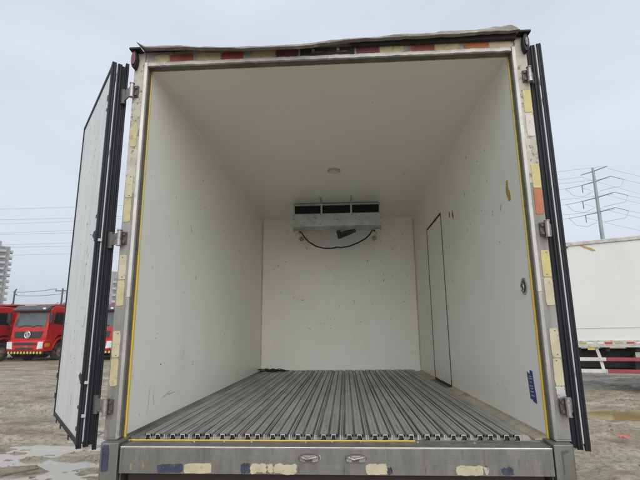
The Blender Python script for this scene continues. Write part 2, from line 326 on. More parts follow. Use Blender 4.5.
def ground_mat():
    m = bpy.data.materials.new('wet_muddy_ground'); m.use_nodes = True
    n = m.node_tree; b = n.nodes['Principled BSDF']; lk = n.links.new
    t = n.nodes.new('ShaderNodeTexCoord')
    def noise(scale, st, det=8, rg=0.6):
        p = n.nodes.new('ShaderNodeMapping'); p.inputs['Scale'].default_value = st
        z = n.nodes.new('ShaderNodeTexNoise'); z.inputs['Scale'].default_value = scale; z.inputs['Detail'].default_value = det; z.inputs['Roughness'].default_value = rg
        lk(t.outputs['Object'], p.inputs['Vector']); lk(p.outputs[0], z.inputs['Vector']); return z.outputs['Fac']
    def ramp(f, stops):
        r = n.nodes.new('ShaderNodeValToRGB'); e = r.color_ramp.elements
        e[0].position, e[0].color = stops[0][0], (*stops[0][1], 1); e[1].position, e[1].color = stops[1][0], (*stops[1][1], 1)
        for p_, c_ in stops[2:]:
            q = e.new(p_); q.color = (*c_, 1)
        lk(f, r.inputs[0]); return r.outputs[0]
    def mix(f, a, c):
        x = n.nodes.new('ShaderNodeMix'); x.data_type = 'RGBA'; lk(f, x.inputs['Factor']); lk(a, x.inputs['A'])
        if isinstance(c, tuple): x.inputs['B'].default_value = (*c, 1)
        else: lk(c, x.inputs['B'])
        return x.outputs['Result']
    base = ramp(noise(1.1, (0.6, 1.6, 1), 10, 0.68), [(0.30, (0.13, 0.10, 0.065)), (0.67, (0.56, 0.50, 0.40)), (0.42, (0.29, 0.24, 0.165)), (0.54, (0.42, 0.37, 0.28))])
    yb = mix(ramp(noise(0.5, (0.6, 1.6, 1)), [(0.52, (0, 0, 0)), (0.66, (1, 1, 1))]), base, (0.25, 0.185, 0.085))
    red = mix(ramp(noise(0.8, (0.5, 2.0, 1), 4), [(0.64, (0, 0, 0)), (0.70, (1, 1, 1))]), yb, (0.42, 0.27, 0.18))
    red = mix(ramp(noise(3.2, (0.6, 1.5, 1), 8, 0.68), [(0.50, (0, 0, 0)), (0.66, (0.8, 0.8, 0.8))]), red, (0.18, 0.14, 0.09))
    spk = mix(ramp(noise(14, (1, 1.3, 1), 9, 0.75), [(0.48, (0, 0, 0)), (0.62, (0.8, 0.8, 0.8))]), red, (0.145, 0.125, 0.095))
    spl = mix(ramp(noise(38, (1, 1.2, 1), 5, 0.7), [(0.60, (0, 0, 0)), (0.68, (0.8, 0.8, 0.8))]), spk, (0.50, 0.47, 0.41))
    lk(spl, b.inputs['Base Color'])
    wet = noise(1.1, (0.35, 2.0, 1), 6)
    mr = n.nodes.new('ShaderNodeMapRange'); mr.inputs['From Min'].default_value = 0.42; mr.inputs['From Max'].default_value = 0.60
    mr.inputs['To Min'].default_value = 0.30; mr.inputs['To Max'].default_value = 0.75
    lk(wet, mr.inputs['Value']); lk(mr.outputs[0], b.inputs['Roughness'])
    bp = n.nodes.new('ShaderNodeBump'); bp.inputs['Strength'].default_value = 0.9; bp.inputs['Distance'].default_value = 0.04
    lk(noise(16, (1, 1.5, 1), 10, 0.7), bp.inputs['Height']); lk(bp.outputs[0], b.inputs['Normal'])
    b.inputs['Specular IOR Level'].default_value = 0.5
    return m
me.materials.append(ground_mat())
def water(name, x0, y0, x1, y1, z, m):
    o = MB().add([(x0, y0, 0), (x1, y0, 0), (x1, y1, 0), (x0, y1, 0)], [(0, 1, 2, 3)]).build(name, m, loc=(0, 0, z)); tag(o, kind='structure'); return o
def water_mat(name, col, rough):
    m = mat(name, col, rough, col2=tuple(c * 1.15 for c in col), sc=1.2, st=(0.5, 2, 1), bump=0.02, bsc=6, spec=0.6); return m
water('puddle', -14.0, 1.2, -1.25, 11.5, -0.032, water_mat('silty_water', (0.34, 0.30, 0.235), 0.10))
water('muddy_puddle', 2.6, 4.9, 9.0, 7.6, -0.040, water_mat('ochre_water', (0.30, 0.225, 0.075), 0.10))

# ------------------------------------------------------------------ the open refrigerated truck
truck = empty('refrigerated_truck', (0, 0, 0))
tag(truck, 'white refrigerated box truck seen from behind with both rear doors swung wide open', 'truck')
W, H, LEN = 1.10, 2.177, 3.81
o3 = (0, 0, FZ)
def strokes(mb, plane, n, u0, u1, v0, v1, off, mi_choices, vertical=0.7, size=(0.01, 0.05)):
    """thin irregular scuffs on a wall; plane 'x+','x-' or 'y' gives the wall and its inward normal"""
    for _ in range(n):
        u = random.uniform(u0, u1); v = v0 + (v1 - v0) * random.random(); l = random.uniform(*size) * random.choice((1, 1, 1.8)); w = random.uniform(0.0018, 0.0045)
        if random.random() < 0.35: l = w * 2.2; w *= 1.6
        a = random.gauss(math.pi / 2, 0.35) if random.random() < vertical else random.uniform(0, math.pi)
        dx, dy = math.cos(a), math.sin(a); k = 5
        left, right = [], []
        for i in range(k + 1):
            t = i / k - 0.5; ww = w * (1 - (2 * t) ** 2 * 0.85) * random.uniform(0.6, 1.3); bend = 0.08 * l * math.sin(t * 3)
            cu, cv = u + dx * l * t - dy * bend, v + dy * l * t + dx * bend
            left.append((cu - dy * ww, cv + dx * ww)); right.append((cu + dy * ww, cv - dx * ww))
        pts = left + right[::-1]
        mi = random.choice(mi_choices)
        if plane == 'x+': P3 = [(off, p[0], p[1]) for p in pts]; th = (0.0012, 0, 0)
        elif plane == 'x-': P3 = [(off, p[0], p[1]) for p in pts]; th = (-0.0012, 0, 0)
        elif plane == 'z': P3 = [(p[0], p[1], off) for p in pts]; th = (0, 0, -0.0012)
        else: P3 = [(p[0], off, p[1]) for p in pts]; th = (0, -0.0012, 0)
        mb.quadstrip(P3, th, mi)
def clip(v, a, b): return max(a, min(b, v))
wm = [M['liner'], M['scuff'], M['scuff_brown'], M['scuff_faint'], M['red_mark'], M['truck_white'], M['tape']]
b = MB().box(-W - 0.08, 0.0, -0.02, -W, LEN + 0.08, H + 0.09)
strokes(b, 'x+', 18, 0.15, 3.6, 0.2, 1.95, -W, (1, 2, 3, 2), 0.7, (0.006, 0.028)); strokes(b, 'x+', 16, 0.3, 1.9, 1.15, 1.85, -W, (1, 2, 3), 0.8, (0.008, 0.028)); strokes(b, 'x+', 5, 0.2, 1.2, 0.15, 0.45, -W, (3,), 0.1, (0.08, 0.16))
b.build('side_wall', wm, truck, o3)
b = MB().box(W, 0.0, -0.02, W + 0.08, LEN + 0.08, H + 0.09)
strokes(b, 'x-', 20, 0.12, 3.6, 0.2, 2.0, W, (1, 2, 3, 2), 0.7, (0.006, 0.028)); strokes(b, 'x-', 18, 0.5, 2.0, 1.2, 1.9, W, (1, 2, 3), 0.8, (0.008, 0.028))
b.quadstrip([(W, 1.55, 1.545), (W, 1.585, 1.60), (W, 1.57, 1.655), (W, 1.55, 1.62), (W, 1.535, 1.58)], (-0.0013, 0, 0), 4)
b.quadstrip([(W, 1.66, 1.60), (W, 1.69, 1.61), (W, 1.695, 1.66), (W, 1.665, 1.665)], (-0.0013, 0, 0), 4)
b.quadstrip([(W, 0.203, 1.325), (W, 0.165, 1.322), (W, 0.168, 1.37), (W, 0.19, 1.41), (W, 0.186, 1.455), (W, 0.215, 1.458), (W, 0.235, 1.39)], (-0.0013, 0, 0), 6)
rw = b.build('side_wall', wm, truck, o3)
b = MB().box(-W, LEN, -0.02, W, LEN + 0.08, H + 0.09)
strokes(b, 'y', 46, -1.0, 1.0, 0.5, 1.95, LEN, (1, 1, 2, 3), 0.5, (0.01, 0.035)); strokes(b, 'y', 26, 0.3, 1.05, 1.3, 1.95, LEN, (2, 2, 3), 0.3, (0.012, 0.04))
b.build('front_wall', wm, truck, o3)
b = MB().box(-W, 0.0, H, W, LEN, H + 0.088)
strokes(b, 'z', 14, -1.0, 1.0, 0.1, 3.0, H, (2, 3, 3), 0.3, (0.006, 0.018))
b.build('ceiling', [M['ceiling']] + wm[1:], truck, o3)
# trims in the corners
b = MB()
for s_ in (-1, 1):
    b = MB(); b.prism([(s_ * W, H - 0.016), (s_ * (W - 0.003), H - 0.016), (s_ * (W - 0.006), H - 0.006), (s_ * (W - 0.016), H - 0.003), (s_ * (W - 0.016), H), (s_ * W, H)], 'y', 0.06 if s_ < 0 else 0.3, LEN)
    b.build('corner_trim', M['trim'], truck, o3, bevel=0.002); b = MB(); b.box(s_ * (W - 0.012), LEN - 0.012, 0.04, s_ * W, LEN, H - 0.035); b.build('corner_trim', M['trim_brown'], truck, o3, bevel=0.002)
b = MB()
b.box(-W + 0.04, LEN - 0.014, H - 0.016, W - 0.04, LEN, H)
b.build('corner_trim', M['trim'], truck, o3, bevel=0.002)
# load floor: hollow T ribs, two to a plank
b = MB(); X0, X1 = -1.012, 0.985; PW = 0.1265; n = int((X1 - X0) / PW)
PW = (X1 - X0) / n; y0f, y1f = -0.006, LEN - 0.001
b.box(-W, y0f + 0.004, -0.012, W, y1f, 0.0035, 1)
hh = 0.0098; last = X0 - 0.010; centres = [X0 + PW * (i + 0.5) + s_ * 0.0262 for i in range(n) for s_ in (-1, 1)]
for i, c in enumerate(centres):
    w = 0.0205; zt = 0.0335 + random.uniform(-0.0006, 0.0006)
    prof = [(c - w, 0.021), (c - w + 0.0005, zt - 0.004), (c - w + 0.003, zt - 0.0008), (c - w + 0.006, zt), (c - 0.0045, zt), (c - 0.003, zt - 0.0032), (c + 0.003, zt - 0.0032), (c + 0.0045, zt), (c + w - 0.006, zt), (c + w - 0.003, zt - 0.0008), (c + w - 0.0005, zt - 0.004), (c + w, 0.021),
            (c + hh + 0.003, 0.0195), (c + hh + 0.003, 0.0042), (c + hh, 0.0042), (c + hh, zt - 0.006), (c - hh, zt - 0.006), (c - hh, 0.0042), (c - hh - 0.003, 0.0042), (c - hh - 0.003, 0.0195)]
    m_ = len(prof); o_ = len(b.v)
    b.v += [(q[0], y0f, q[1]) for q in prof] + [(q[0], y1f, q[1]) for q in prof]
    for k in range(m_):
        b.f.append([o_ + k, o_ + (k + 1) % m_, o_ + m_ + (k + 1) % m_, o_ + m_ + k]); b.m.append(2 if 13 <= k <= 17 else (0 if k < 11 else 1))
    b.box(c - hh - 0.0028, y0f - 0.0016, zt - 0.0058, c + hh + 0.0028, y0f - 0.0002, zt - 0.0012, 3)
    b.box(c - hh - 0.0028, y0f - 0.0016, 0.010, c - hh - 0.0002, y0f - 0.0002, zt - 0.0062, 3)
    b.box(c + hh + 0.0002, y0f - 0.0016, 0.018 if i % 3 else 0.008, c + hh + 0.0028, y0f - 0.0002, zt - 0.0062, 3)
    b.box(c - hh, y0f + 0.006, 0.0042, c + hh, y0f + 0.010, zt - 0.0062, 2)  # black plug in the rib, its colour standing for the shade inside
    # the web between this rib and the one before it
    xa, xb = last, c - hh - 0.0032; zf = 0.0195 if xb - xa < 0.04 else 0.0165
    b.box(xa, y0f + 0.001, 0.0042, xb, y1f, zf, 1)
    if xb - xa > 0.04 and i:
        xm = (xa + xb) / 2; b.box(xm - 0.009, y0f - 0.0006, 0.006, xm - 0.001, y1f, 0.0300, 0); b.box(xm + 0.002, y0f, 0.006, xm + 0.0075, y1f, 0.0275, 0)
        b.box(xm - 0.0052, y0f - 0.0022, 0.006, xm - 0.0022, y0f - 0.0008, 0.0300, 3)
    last = c + hh + 0.0032
b.prism([(last, 0.0042), (last, 0.0325), (last + 0.018, 0.0325), (last + 0.044, 0.027), (last + 0.054, 0.012), (last + 0.054, 0.0042)], 'y', y0f + 0.001, y1f, 0)
b.box(-W + 0.034, y0f + 0.001, 0.0042, X0 - 0.012, y1f, 0.0165, 1)
b.build('floor', [M['alu_floor'], M['groove'], M['coil_hollow'], M['lip']], truck, o3)
b = MB()
b.prism([(-W, 0.004), (-W, 0.026), (-W + 0.004, 0.026), (-W + 0.012, 0.010), (-W + 0.033, 0.008), (-W + 0.033, 0.004)], 'y', 0.012, LEN)
b.build('floor_cove', M['groove'], truck, o3, bevel=0.001); b = MB()
cv = [(W, 0.004), (W, 0.030), (W - 0.004, 0.032), (W - 0.010, 0.018), (W - 0.060, 0.011), (W - 0.065, 0.004)]
b.prism(cv, 'y', 0.004, 2.02); b.build('floor_cove', M['cove'], truck, o3, bevel=0.002); b = MB()
b.prism(cv, 'y', 2.84, LEN)
b.build('floor_cove', M['cove'], truck, o3, bevel=0.002)
# debris in the far left corner
b = MB()
for _ in range(16):
    x, y = random.uniform(-1.03, -0.78), random.uniform(3.50, 3.72); a = random.uniform(-0.5, 0.5); l = random.uniform(0.03, 0.12)
    b.tube([(x - l * math.cos(a), y - l * math.sin(a), 0.036 + random.uniform(0, 0.02)), (x, y, 0.045 + random.uniform(0, 0.02)), (x + l * math.cos(a), y + l * math.sin(a), 0.036)], random.uniform(0.003, 0.009), 5)
b.tube([(-1.07, 3.62, 0.043), (-0.95, 3.58, 0.045), (-0.85, 3.61, 0.043), (-0.72, 3.59, 0.05)], 0.006, 5)
scrap = b.build('rubber_scrap', M['cable'], None, o3)
tag(scrap, 'shreds of black rubber lying in the far left corner of the truck floor', 'debris')
# sealant bead round the opening
def bead(p0, p1, n, w, m):
    a = Vector(p0); c = Vector(p1); q = MB()
    q.tube([a.lerp(c, i / n) + Vector((random.uniform(-1, 1), random.uniform(-1, 1), random.uniform(-1, 1))) * 0.0008 for i in range(n + 1)], w, 6)
    q.build('sealant_bead', M[m], truck, o3, smooth=True)
bead((-W + 0.001, -0.003, 0.0), (-W + 0.001, -0.003, 1.0), 60, 0.0080, 'sealant_yellow'); bead((-W + 0.001, -0.003, 1.001), (-W + 0.001, -0.003, H), 60, 0.0058, 'sealant')
bead((W - 0.001, -0.003, 0.0), (W - 0.001, -0.003, 0.9), 60, 0.0074, 'sealant_yellow'); bead((W - 0.001, -0.003, 0.901), (W - 0.001, -0.003, H), 60, 0.0062, 'sealant')
bead((-W, -0.002, H - 0.001), (W, -0.002, H - 0.001), 110, 0.0060, 'sealant')
bead((-W + 0.02, y0f - 0.005, 0.002), (0.43, y0f - 0.005, 0.002), 90, 0.0038, 'sealant_yellow')
for xx in (-0.71, -0.555, -0.41, -0.13, 0.005, 0.15, 0.44, 0.72):
    q = MB(); q.prism(ngon(xx, -0.035 + random.uniform(-.008, .008), 0.0045, 8), 'z', 0.0, 0.0035); q.build('rivet', M['bright_edge'], truck, o3)

# rear frame -------------------------------------------------------
def post(s_):
    b = MB()
    # inner reveal, pale lip, face
    b.box(s_ * (W + 0.002), -0.05, 0.02, s_ * (W + 0.012), -0.0005, H + 0.005, 2)
    b.prism([(s_ * (W + 0.001), -0.066), (s_ * (W + 0.020), -0.070), (s_ * (W + 0.024), -0.060), (s_ * (W + 0.024), -0.045), (s_ * (W + 0.001), -0.045)], 'z', 0.75, H + 0.02, 1)
    b.prism([(s_ * (W + 0.001), -0.066), (s_ * (W + 0.020), -0.070), (s_ * (W + 0.024), -0.060), (s_ * (W + 0.024), -0.045), (s_ * (W + 0.001), -0.045)], 'z', 0.02, 0.7495, 4)
    b.box(s_ * (W + 0.022), -0.060, 0.02, s_ * (W + 0.086), 0.0, 1.35, 3)
    b.box(s_ * (W + 0.022), -0.060, 1.35, s_ * (W + 0.086), 0.0, H + 0.095, 0)
    return b.build('frame_post', [M['post_paint'], M['lip'], M['reveal'], M['post_metal'], M['lip_metal']], truck, o3, bevel=0.0025)
pl, pr = post(-1), post(1)
def patch(par, x0, x1, z0, z1, y, m, name='reflector', jag=0.0, th=0.0022):
    b = MB(); pts = []
    def edge(xa, za, xb, zb, n):
        for i in range(n):
            t = i / n; pts.append((xa + (xb - xa) * t + random.uniform(-jag, jag), za + (zb - za) * t + random.uniform(-jag, jag)))
    k = 7 if jag else 1
    c = 0.005
    edge(x0 + c, z0, x1 - c, z0, k); edge(x1, z0 + c, x1, z1 - c, k); edge(x1 - c, z1, x0 + c, z1, k); edge(x0, z1 - c, x0, z0 + c, k)
    if not jag: pts[:] = [(x0 + c, z0), (x1 - c, z0), (x1, z0 + c), (x1, z1 - c), (x1 - c, z1), (x0 + c, z1), (x0, z1 - c), (x0, z0 + c)]
    b.prism(pts, 'y', y - th, y)
    return b.build(name, m, par)
for (z1, z0, m) in ((1.804, 1.643, 'refl_tan'), (1.467, 1.328, 'refl_cream'), (1.323, 1.182, 'refl_tan'), (0.99, 0.850, 'refl_cream'), (0.846, 0.704, 'refl_tan'), (0.569, 0.429, 'refl_cream'), (0.425, 0.281, 'refl_tan')):
    patch(pl, -1.179, -1.137, z0, z1, -0.0605, M[m], jag=0.0008)
for (z1, z0, m, j) in ((1.915, 1.776, 'refl_yellow', 0), (1.770, 1.629, 'refl_pale', 0.001), (1.461, 1.322, 'refl_yellow', 0), (1.318, 1.172, 'refl_orange', 0), (0.972, 0.829, 'refl_yellow', 0), (0.825, 0.680, 'refl_cream', 0.001),
                       (0.562, 0.414, 'refl_cream', 0.001), (0.411, 0.277, 'refl_cream', 0.0015), (0.274, 0.222, 'unit_white', 0.004)):
    patch(pr, 1.138, 1.182, z0, z1, -0.0605, M[m], jag=j)
for (par, xc) in ((pl, -1.158), (pr, 1.16)):   # rivets
    for z in ([1.455, 1.34, 0.975, 0.865, 0.555, 0.44] if par is pl else [0.96, 0.84, 0.55, 0.43, 0.40]):
        b = MB(); b.prism(ngon(xc + random.uniform(-0.008, 0.008), z, 0.0028, 8), 'y', -0.065, -0.0605); b.build('rivet', M['dark_steel'], par)
# header
b = MB()
b.box(-W - 0.022, -0.058, H - 0.006, W + 0.022, -0.0005, H + 0.0145, 0)
b.box(-W - 0.020, -0.056, H + 0.015, W + 0.020, 0.0, H + 0.093, 1)
header = b.build('frame_header', [M['reveal'], M['header_paint']], truck, o3, bevel=0.002)
b = MB()
pts = []
for i in range(90):
    x = -1.095 + 2.19 * i / 89; pts.append((x, 0))
va = []; fa_ = []
for i, (x, _) in enumerate(pts):
    j = random.uniform(-0.002, 0.002); jy = random.uniform(-0.002, 0.002)
    va += [(x, -0.060, H - 0.012 + j), (x, -0.074 + jy, H - 0.010 + j), (x, -0.070 + jy, H + 0.014 + j), (x, -0.060, H + 0.018 + j)]
for i in range(len(pts) - 1):
    for k in range(4): fa_.append((i * 4 + k, (i + 1) * 4 + k, (i + 1) * 4 + (k + 1) % 4, i * 4 + (k + 1) % 4))
fa_ += [(0, 1, 2, 3), tuple(len(va) - 4 + k for k in (3, 2, 1, 0))]
b.add(va, fa_); b.build('lip_strip', M['lip'], header)
zc = H + 0.046
for (x0, x1, m) in ((-1.06, -0.972, 'refl_tan'), (-0.965, -0.82, 'refl_red'), (-0.795, -0.651, 'refl_tan'), (-0.644, -0.507, 'refl_red'), (-0.452, -0.31, 'refl_tan'), (-0.304, -0.168, 'refl_maroon'),
                    (0.185, 0.323, 'refl_maroon'), (0.329, 0.473, 'refl_tan'), (0.515, 0.652, 'refl_red'), (0.657, 0.799, 'refl_tan'), (0.829, 0.970, 'refl_orange'), (0.976, 1.106, 'refl_tan')):
    patch(header, x0, x1, zc - 0.026, zc + 0.026, -0.0565, M[m], jag=0.0008)
# recessed light housings in the middle of the header
b = MB(); b.box(-0.155, -0.0600, zc - 0.024, 0.175, -0.0562, zc + 0.026, 0); b.build('marker_light_housing', M['dark_under'], header)
for xx in (-0.075, 0.075):
    b = MB(); b.prism(ngon(xx, zc + 0.004, 0.009, 10), 'y', -0.074, -0.0602, 0); b.box(xx - 0.012, -0.064, zc - 0.010, xx + 0.012, -0.0603, zc + 0.014, 1); b.box(xx + 0.02, -0.068, zc - 0.012, xx + 0.055, -0.0602, zc - 0.004, 1); b.box(xx + 0.008, -0.066, zc - 0.008, xx + 0.022, -0.0604, zc - 0.004, 1); b.build('marker_light', [M['hinge'], M['dark_steel']], header)
# torn strip of roof sheet hanging over the header
topk = [(-1.150, 2.300), (-1.05, 2.288), (-0.887, 2.284), (-0.763, 2.270), (-0.55, 2.262), (-0.333, 2.256), (-0.15, 2.262), (0.029, 2.271), (0.25, 2.280), (0.446, 2.290), (0.63, 2.296), (0.798, 2.306), (0.95, 2.318), (1.102, 2.334), (1.125, 2.305), (1.135, 2.275)]
botk = [(-1.150, 2.292), (-1.10, 2.256), (-0.95, 2.246), (-0.761, 2.232), (-0.5, 2.222), (-0.333, 2.214), (-0.152, 2.212), (0.029, 2.234), (0.207, 2.244), (0.45, 2.248), (0.62, 2.242), (0.794, 2.250), (0.95, 2.256), (1.06, 2.258), (1.14, 2.262)]
def interp(k, x): return float(np.interp(x, [p[0] for p in k], [p[1] for p in k]))
NX, rows = 260, 7; V = []
for i in range(NX + 1):
    x = -1.150 + 2.285 * i / NX; zt, zb = interp(topk, x), interp(botk, x)
    jt = 0.004 * float(vnoise(np.array([x * 19.0]), np.array([0.5]), 21)[0]) + 0.006 * float(vnoise(np.array([x * 55.0]), np.array([0.5]), 22)[0])
    for j in range(rows + 1):
        t = j / rows; z = zb + (zt + jt - zb) * t
        crump = 0.020 * float(vnoise(np.array([x * 6.0 + t]), np.array([t * 1.6 + x]), 23)[0]) + 0.008 * float(vnoise(np.array([x * 25.0]), np.array([t * 3]), 24)[0])
        V.append((x, -0.135 + 0.055 * t * t + crump, z))
NV = len(V); V += [(x, y + 0.03 + 0.02 * ((k % (rows + 1)) / rows), z + 0.001) for k, (x, y, z) in enumerate(V)]
F = []
r1 = rows + 1
for i in range(NX):
    for j in range(rows):
        a = i * r1 + j; F.append((a, a + r1, a + r1 + 1, a + 1)); F.append((NV + a, NV + a + 1, NV + a + r1 + 1, NV + a + r1))
    a = i * r1; F.append((a, NV + a, NV + a + r1, a + r1)); a = i * r1 + rows; F.append((a, a + r1, NV + a + r1, NV + a))
for j in range(rows):
    F.append((j, j + 1, NV + j + 1, NV + j)); a = NX * r1 + j; F.append((a, NV + a, NV + a + 1, a + 1))
b = MB().add(V, F); b.build('torn_roof_strip', M['torn_sheet'], truck, o3)
b = MB(); b.prism([(-1.19, -0.05), (1.19, -0.05), (1.19, 0.0), (-1.19, 0.0)], 'z', H + 0.096, H + 0.106, 0)
b.box(-1.18, -0.0, H + 0.092, 1.18, LEN + 0.08, H + 0.12, 1)
b.build('roof', [M['dark_under'], M['truck_white']], truck, o3)
b = MB(); b.box(0.15, -0.088, H + 0.062, 1.125, -0.0605, H + 0.108); b.build('roof_edge', M['dark_under'], truck, o3)
# corner marker lamps
for s_, lm in ((-1, 'lamp_lens'), (1, 'clear_lens')):
    b = MB(); c = s_ * 1.176
    b.prism(ngon(c, 2.203, 0.0185, 20, 1, 3.2), 'y', -0.098, -0.061, 0)
    b.box(s_ * 1.135, -0.11, 2.262, s_ * 1.205, -0.02, 2.276, 0)
    lamp = b.build('marker_lamp', M['rubber'], truck, o3, bevel=0.004)
    MB().prism(ngon(c, 2.203, 0.009 if s_ > 0 else 0.014, 16, 1, 3.1), 'y', -0.107, -0.0985).build('lens', M[lm], lamp, bevel=0.003)
# sill and lower corner posts
b = MB()
b.prism([(-0.0005, -0.012), (-0.0005, -0.0005), (-0.134, -0.0005), (-0.140, -0.006), (-0.140, -0.123), (-0.128, -0.123), (-0.128, -0.014)], 'x', -1.052, 1.056, 0)
b.box(-1.052, -0.1395, -0.0040, 1.056, -0.1340, 0.0012, 1)  # pale strip coloured to stand for the reflection along the bevel
sill = b.build('sill', [M['sill_steel'], M['bright_edge']], truck, o3, bevel=0.0012)
for (x0, x1, z0, z1, m, j) in ((-0.867, -0.739, -0.130, -0.090, 'refl_navy', 0.003), (-0.732, -0.594, -0.131, -0.086, 'refl_cream', 0.0015), (-0.445, -0.40, -0.130, -0.084, 'refl_navy', 0.002), (-0.398, -0.318, -0.128, -0.086, 'refl_cream', 0.006),
                               (-0.312, -0.285, -0.126, -0.086, 'refl_cream', 0.004), (-0.278, -0.168, -0.130, -0.085, 'refl_cream', 0.006), (0.172, 0.275, -0.131, -0.083, 'refl_cream', 0.003), (0.279, 0.300, -0.130, -0.100, 'refl_navy', 0.004),
                               (0.606, 0.735, -0.130, -0.088, 'refl_cream', 0.004), (0.739, 0.760, -0.130, -0.092, 'scuff_faint', 0.004), (0.823, 0.877, -0.128, -0.094, 'refl_navy', 0.006)):
    patch(sill, x0 * 0.987, x1 * 0.987, z0 * 0.98 + 0.0085, z1 * 0.98 + 0.0095, -0.1402, M[m], jag=j, th=0.0018)
for (x, z0, z1, w, m) in ((-0.155, -0.118, -0.08, 0.006, 'scuff'), (0.067, -0.12, -0.085, 0.007, 'scuff'), (-0.052, -0.06, -0.03, 0.010, 'scuff_faint'), (0.455, -0.12, -0.08, 0.004, 'scuff'), (-0.93, -0.10, -0.070, 0.014, 'scuff_brown'), (-0.99, -0.11, -0.07, 0.018, 'scuff_brown'), (0.93, -0.08, -0.06, 0.010, 'scuff_brown'), (0.99, -0.075, -0.06, 0.012, 'scuff_brown')):
    b = MB(); pts = [(x + w * (0.45 + random.uniform(-.2, .1)) * math.cos(t), (z0 + z1) / 2 + (z1 - z0) / 2 * math.sin(t) * random.uniform(.8, 1)) for t in np.linspace(0, 2 * math.pi, 11)[:-1]]
    b.prism(pts, 'y', -0.1408, -0.1402, 0); b.build('grime_mark', M[m], sill)
for xx in (-0.104, 0.123):      # lock keepers for the door rods
    b = MB(); cz = -0.047
    b.prism(ngon(xx, cz, 0.052, 18, 1.05, 0.40), 'y', -0.1425, -0.1402, 1)
    b.prism([(xx - 0.046, cz - 0.013), (xx - 0.030, cz - 0.017), (xx + 0.030, cz - 0.017), (xx + 0.046, cz - 0.013), (xx + 0.046, cz + 0.004), (xx + 0.03, cz + 0.013), (xx - 0.03, cz + 0.013), (xx - 0.046, cz + 0.004)], 'y', -0.150, -0.1426, 0)
    b.tube([(xx - 0.044, -0.147, cz + 0.006), (xx - 0.034, -0.160, cz + 0.007), (xx - 0.010, -0.161, cz - 0.002), (xx + 0.012, -0.161, cz + 0.004), (xx + 0.034, -0.160, cz + 0.007), (xx + 0.044, -0.147, cz + 0.006)], 0.005, 8, 0)
    b.box(xx - 0.018, -0.156, cz - 0.013, xx + 0.016, -0.1503, cz + 0.002, 1)
    b.build('lock_keeper', [M['hinge'], M['dark_steel']], sill, bevel=0.0015)
for s_ in (-1, 1):
    b = MB()
    b.prism([(s_ * 1.064, -0.138), (s_ * 1.150, -0.138), (s_ * 1.162, -0.126), (s_ * 1.175, 0.03), (s_ * 1.075, 0.03)], 'z', -0.36, 0.016, 0)
    b.box(s_ * 1.0555, -0.110, -0.36, s_ * 1.0630, -0.01, 0.004, 1)
    b.box(s_ * (W + 0.001), -0.078, 0.0165, s_ * (W + 0.080), -0.061, 0.024, 0)
    lp = b.build('corner_post', [M['steel'], M['reveal']], truck, o3, bevel=0.005)
    if s_ < 0: patch(lp, -1.146, -1.110, -0.116, 0.006, -0.1382, M['refl_navy'], 'navy_sticker', 0.001)
    else:
        b = MB(); b.prism([(1.098, -0.115), (1.106, -0.11), (1.105, -0.025), (1.13, -0.018), (1.13, -0.008), (1.096, -0.012)], 'y', -0.1392, -0.1382)
        b.build('grime_mark', M['scuff'], lp)
# side door in the right wall
b = MB(); y0, y1, z0, z1 = 2.05, 2.815, 0.02, 1.733
b.box(W - 0.0035, y0, z0, W - 0.0005, y1, z1, 0)
sdoor = b.build('side_door', M['liner'], truck, o3, bevel=0.001)
def seam(ya, za, yb, zb, w, n=40):
    A, B = Vector((ya, za)), Vector((yb, zb)); dn = (B - A).normalized(); l, r_ = [], []
    for i in range(n + 1):
        p = A.lerp(B, i / n); nn = Vector((-dn.y, dn.x)) * w * (random.uniform(0.12, 0.6) if w < 0.01 else random.uniform(0.4, 0.6)); l.append(p - nn); r_.append(p + nn)
    q = MB(); q.quadstrip([(W - 0.0005, p.x, p.y) for p in l + r_[::-1]], (-0.005, 0, 0), 0); q.build('seal', M['seam'], sdoor)
seam(y1 + 0.010, z0, y1 + 0.010, z1, 0.026); seam(y0 - 0.004, z0, y0 - 0.004, z1, 0.0098, 60)
seam(y0, z1 + 0.008, y1, z1 + 0.008, 0.026, 14); seam(y0, z0 - 0.004, y1, z0 - 0.004, 0.034, 14)
# recessed lashing ring, blue label on the right wall
b = MB(); cy, cz = 0.10, 0.795
b.prism(ngon(cy, cz, 0.040, 24, 1, 1.2), 'x', W - 0.006, W - 0.0005, 0); b.prism(ngon(cy, cz, 0.029, 24, 1, 1.2), 'x', W - 0.0075, W - 0.0062, 1)
ring = b.build('lashing_ring', [M['chrome'], M['dark_steel']], truck, o3, bevel=0.001)
MB().tube([(W - 0.012, cy + 0.019 * math.cos(a), cz - 0.006 + 0.023 * math.sin(a)) for a in np.linspace(0, 2 * math.pi, 18)], 0.005, 6).build('ring', M['chrome'], ring)
b = MB(); pts = [(0.187, 0.325), (0.150, 0.312), (0.142, 0.337), (0.112, 0.332), (0.108, 0.29), (0.101, 0.25), (0.092, 0.205), (0.09, 0.165), (0.135, 0.172), (0.142, 0.182), (0.170, 0.180), (0.172, 0.22), (0.178, 0.27)]
b.quadstrip([(W - 0.0005, p[0], p[1]) for p in pts], (-0.0015, 0, 0), 0)
for zz, ya, yb in ((0.30, 0.125, 0.16), (0.288, 0.12, 0.165), (0.27, 0.13, 0.155), (0.25, 0.118, 0.162), (0.236, 0.12, 0.15), (0.22, 0.115, 0.158), (0.20, 0.11, 0.15)):
    b.box(W - 0.0028, ya, zz, W - 0.0021, yb, zz + 0.005, 1)
b.build('wall_label', [M['blue_label'], M['pale_print']], truck, o3)
# ceiling lamp
b = MB(); b.prism(ngon(0, 1.85, 0.068, 28), 'z', H - 0.012, H - 0.0005)
cl = b.build('ceiling_lamp', M['unit_white'], truck, o3, bevel=0.003)
MB().prism(ngon(0, 1.85, 0.048, 24), 'z', H - 0.018, H - 0.0125).build('diffuser', M['lens'], cl, bevel=0.003)
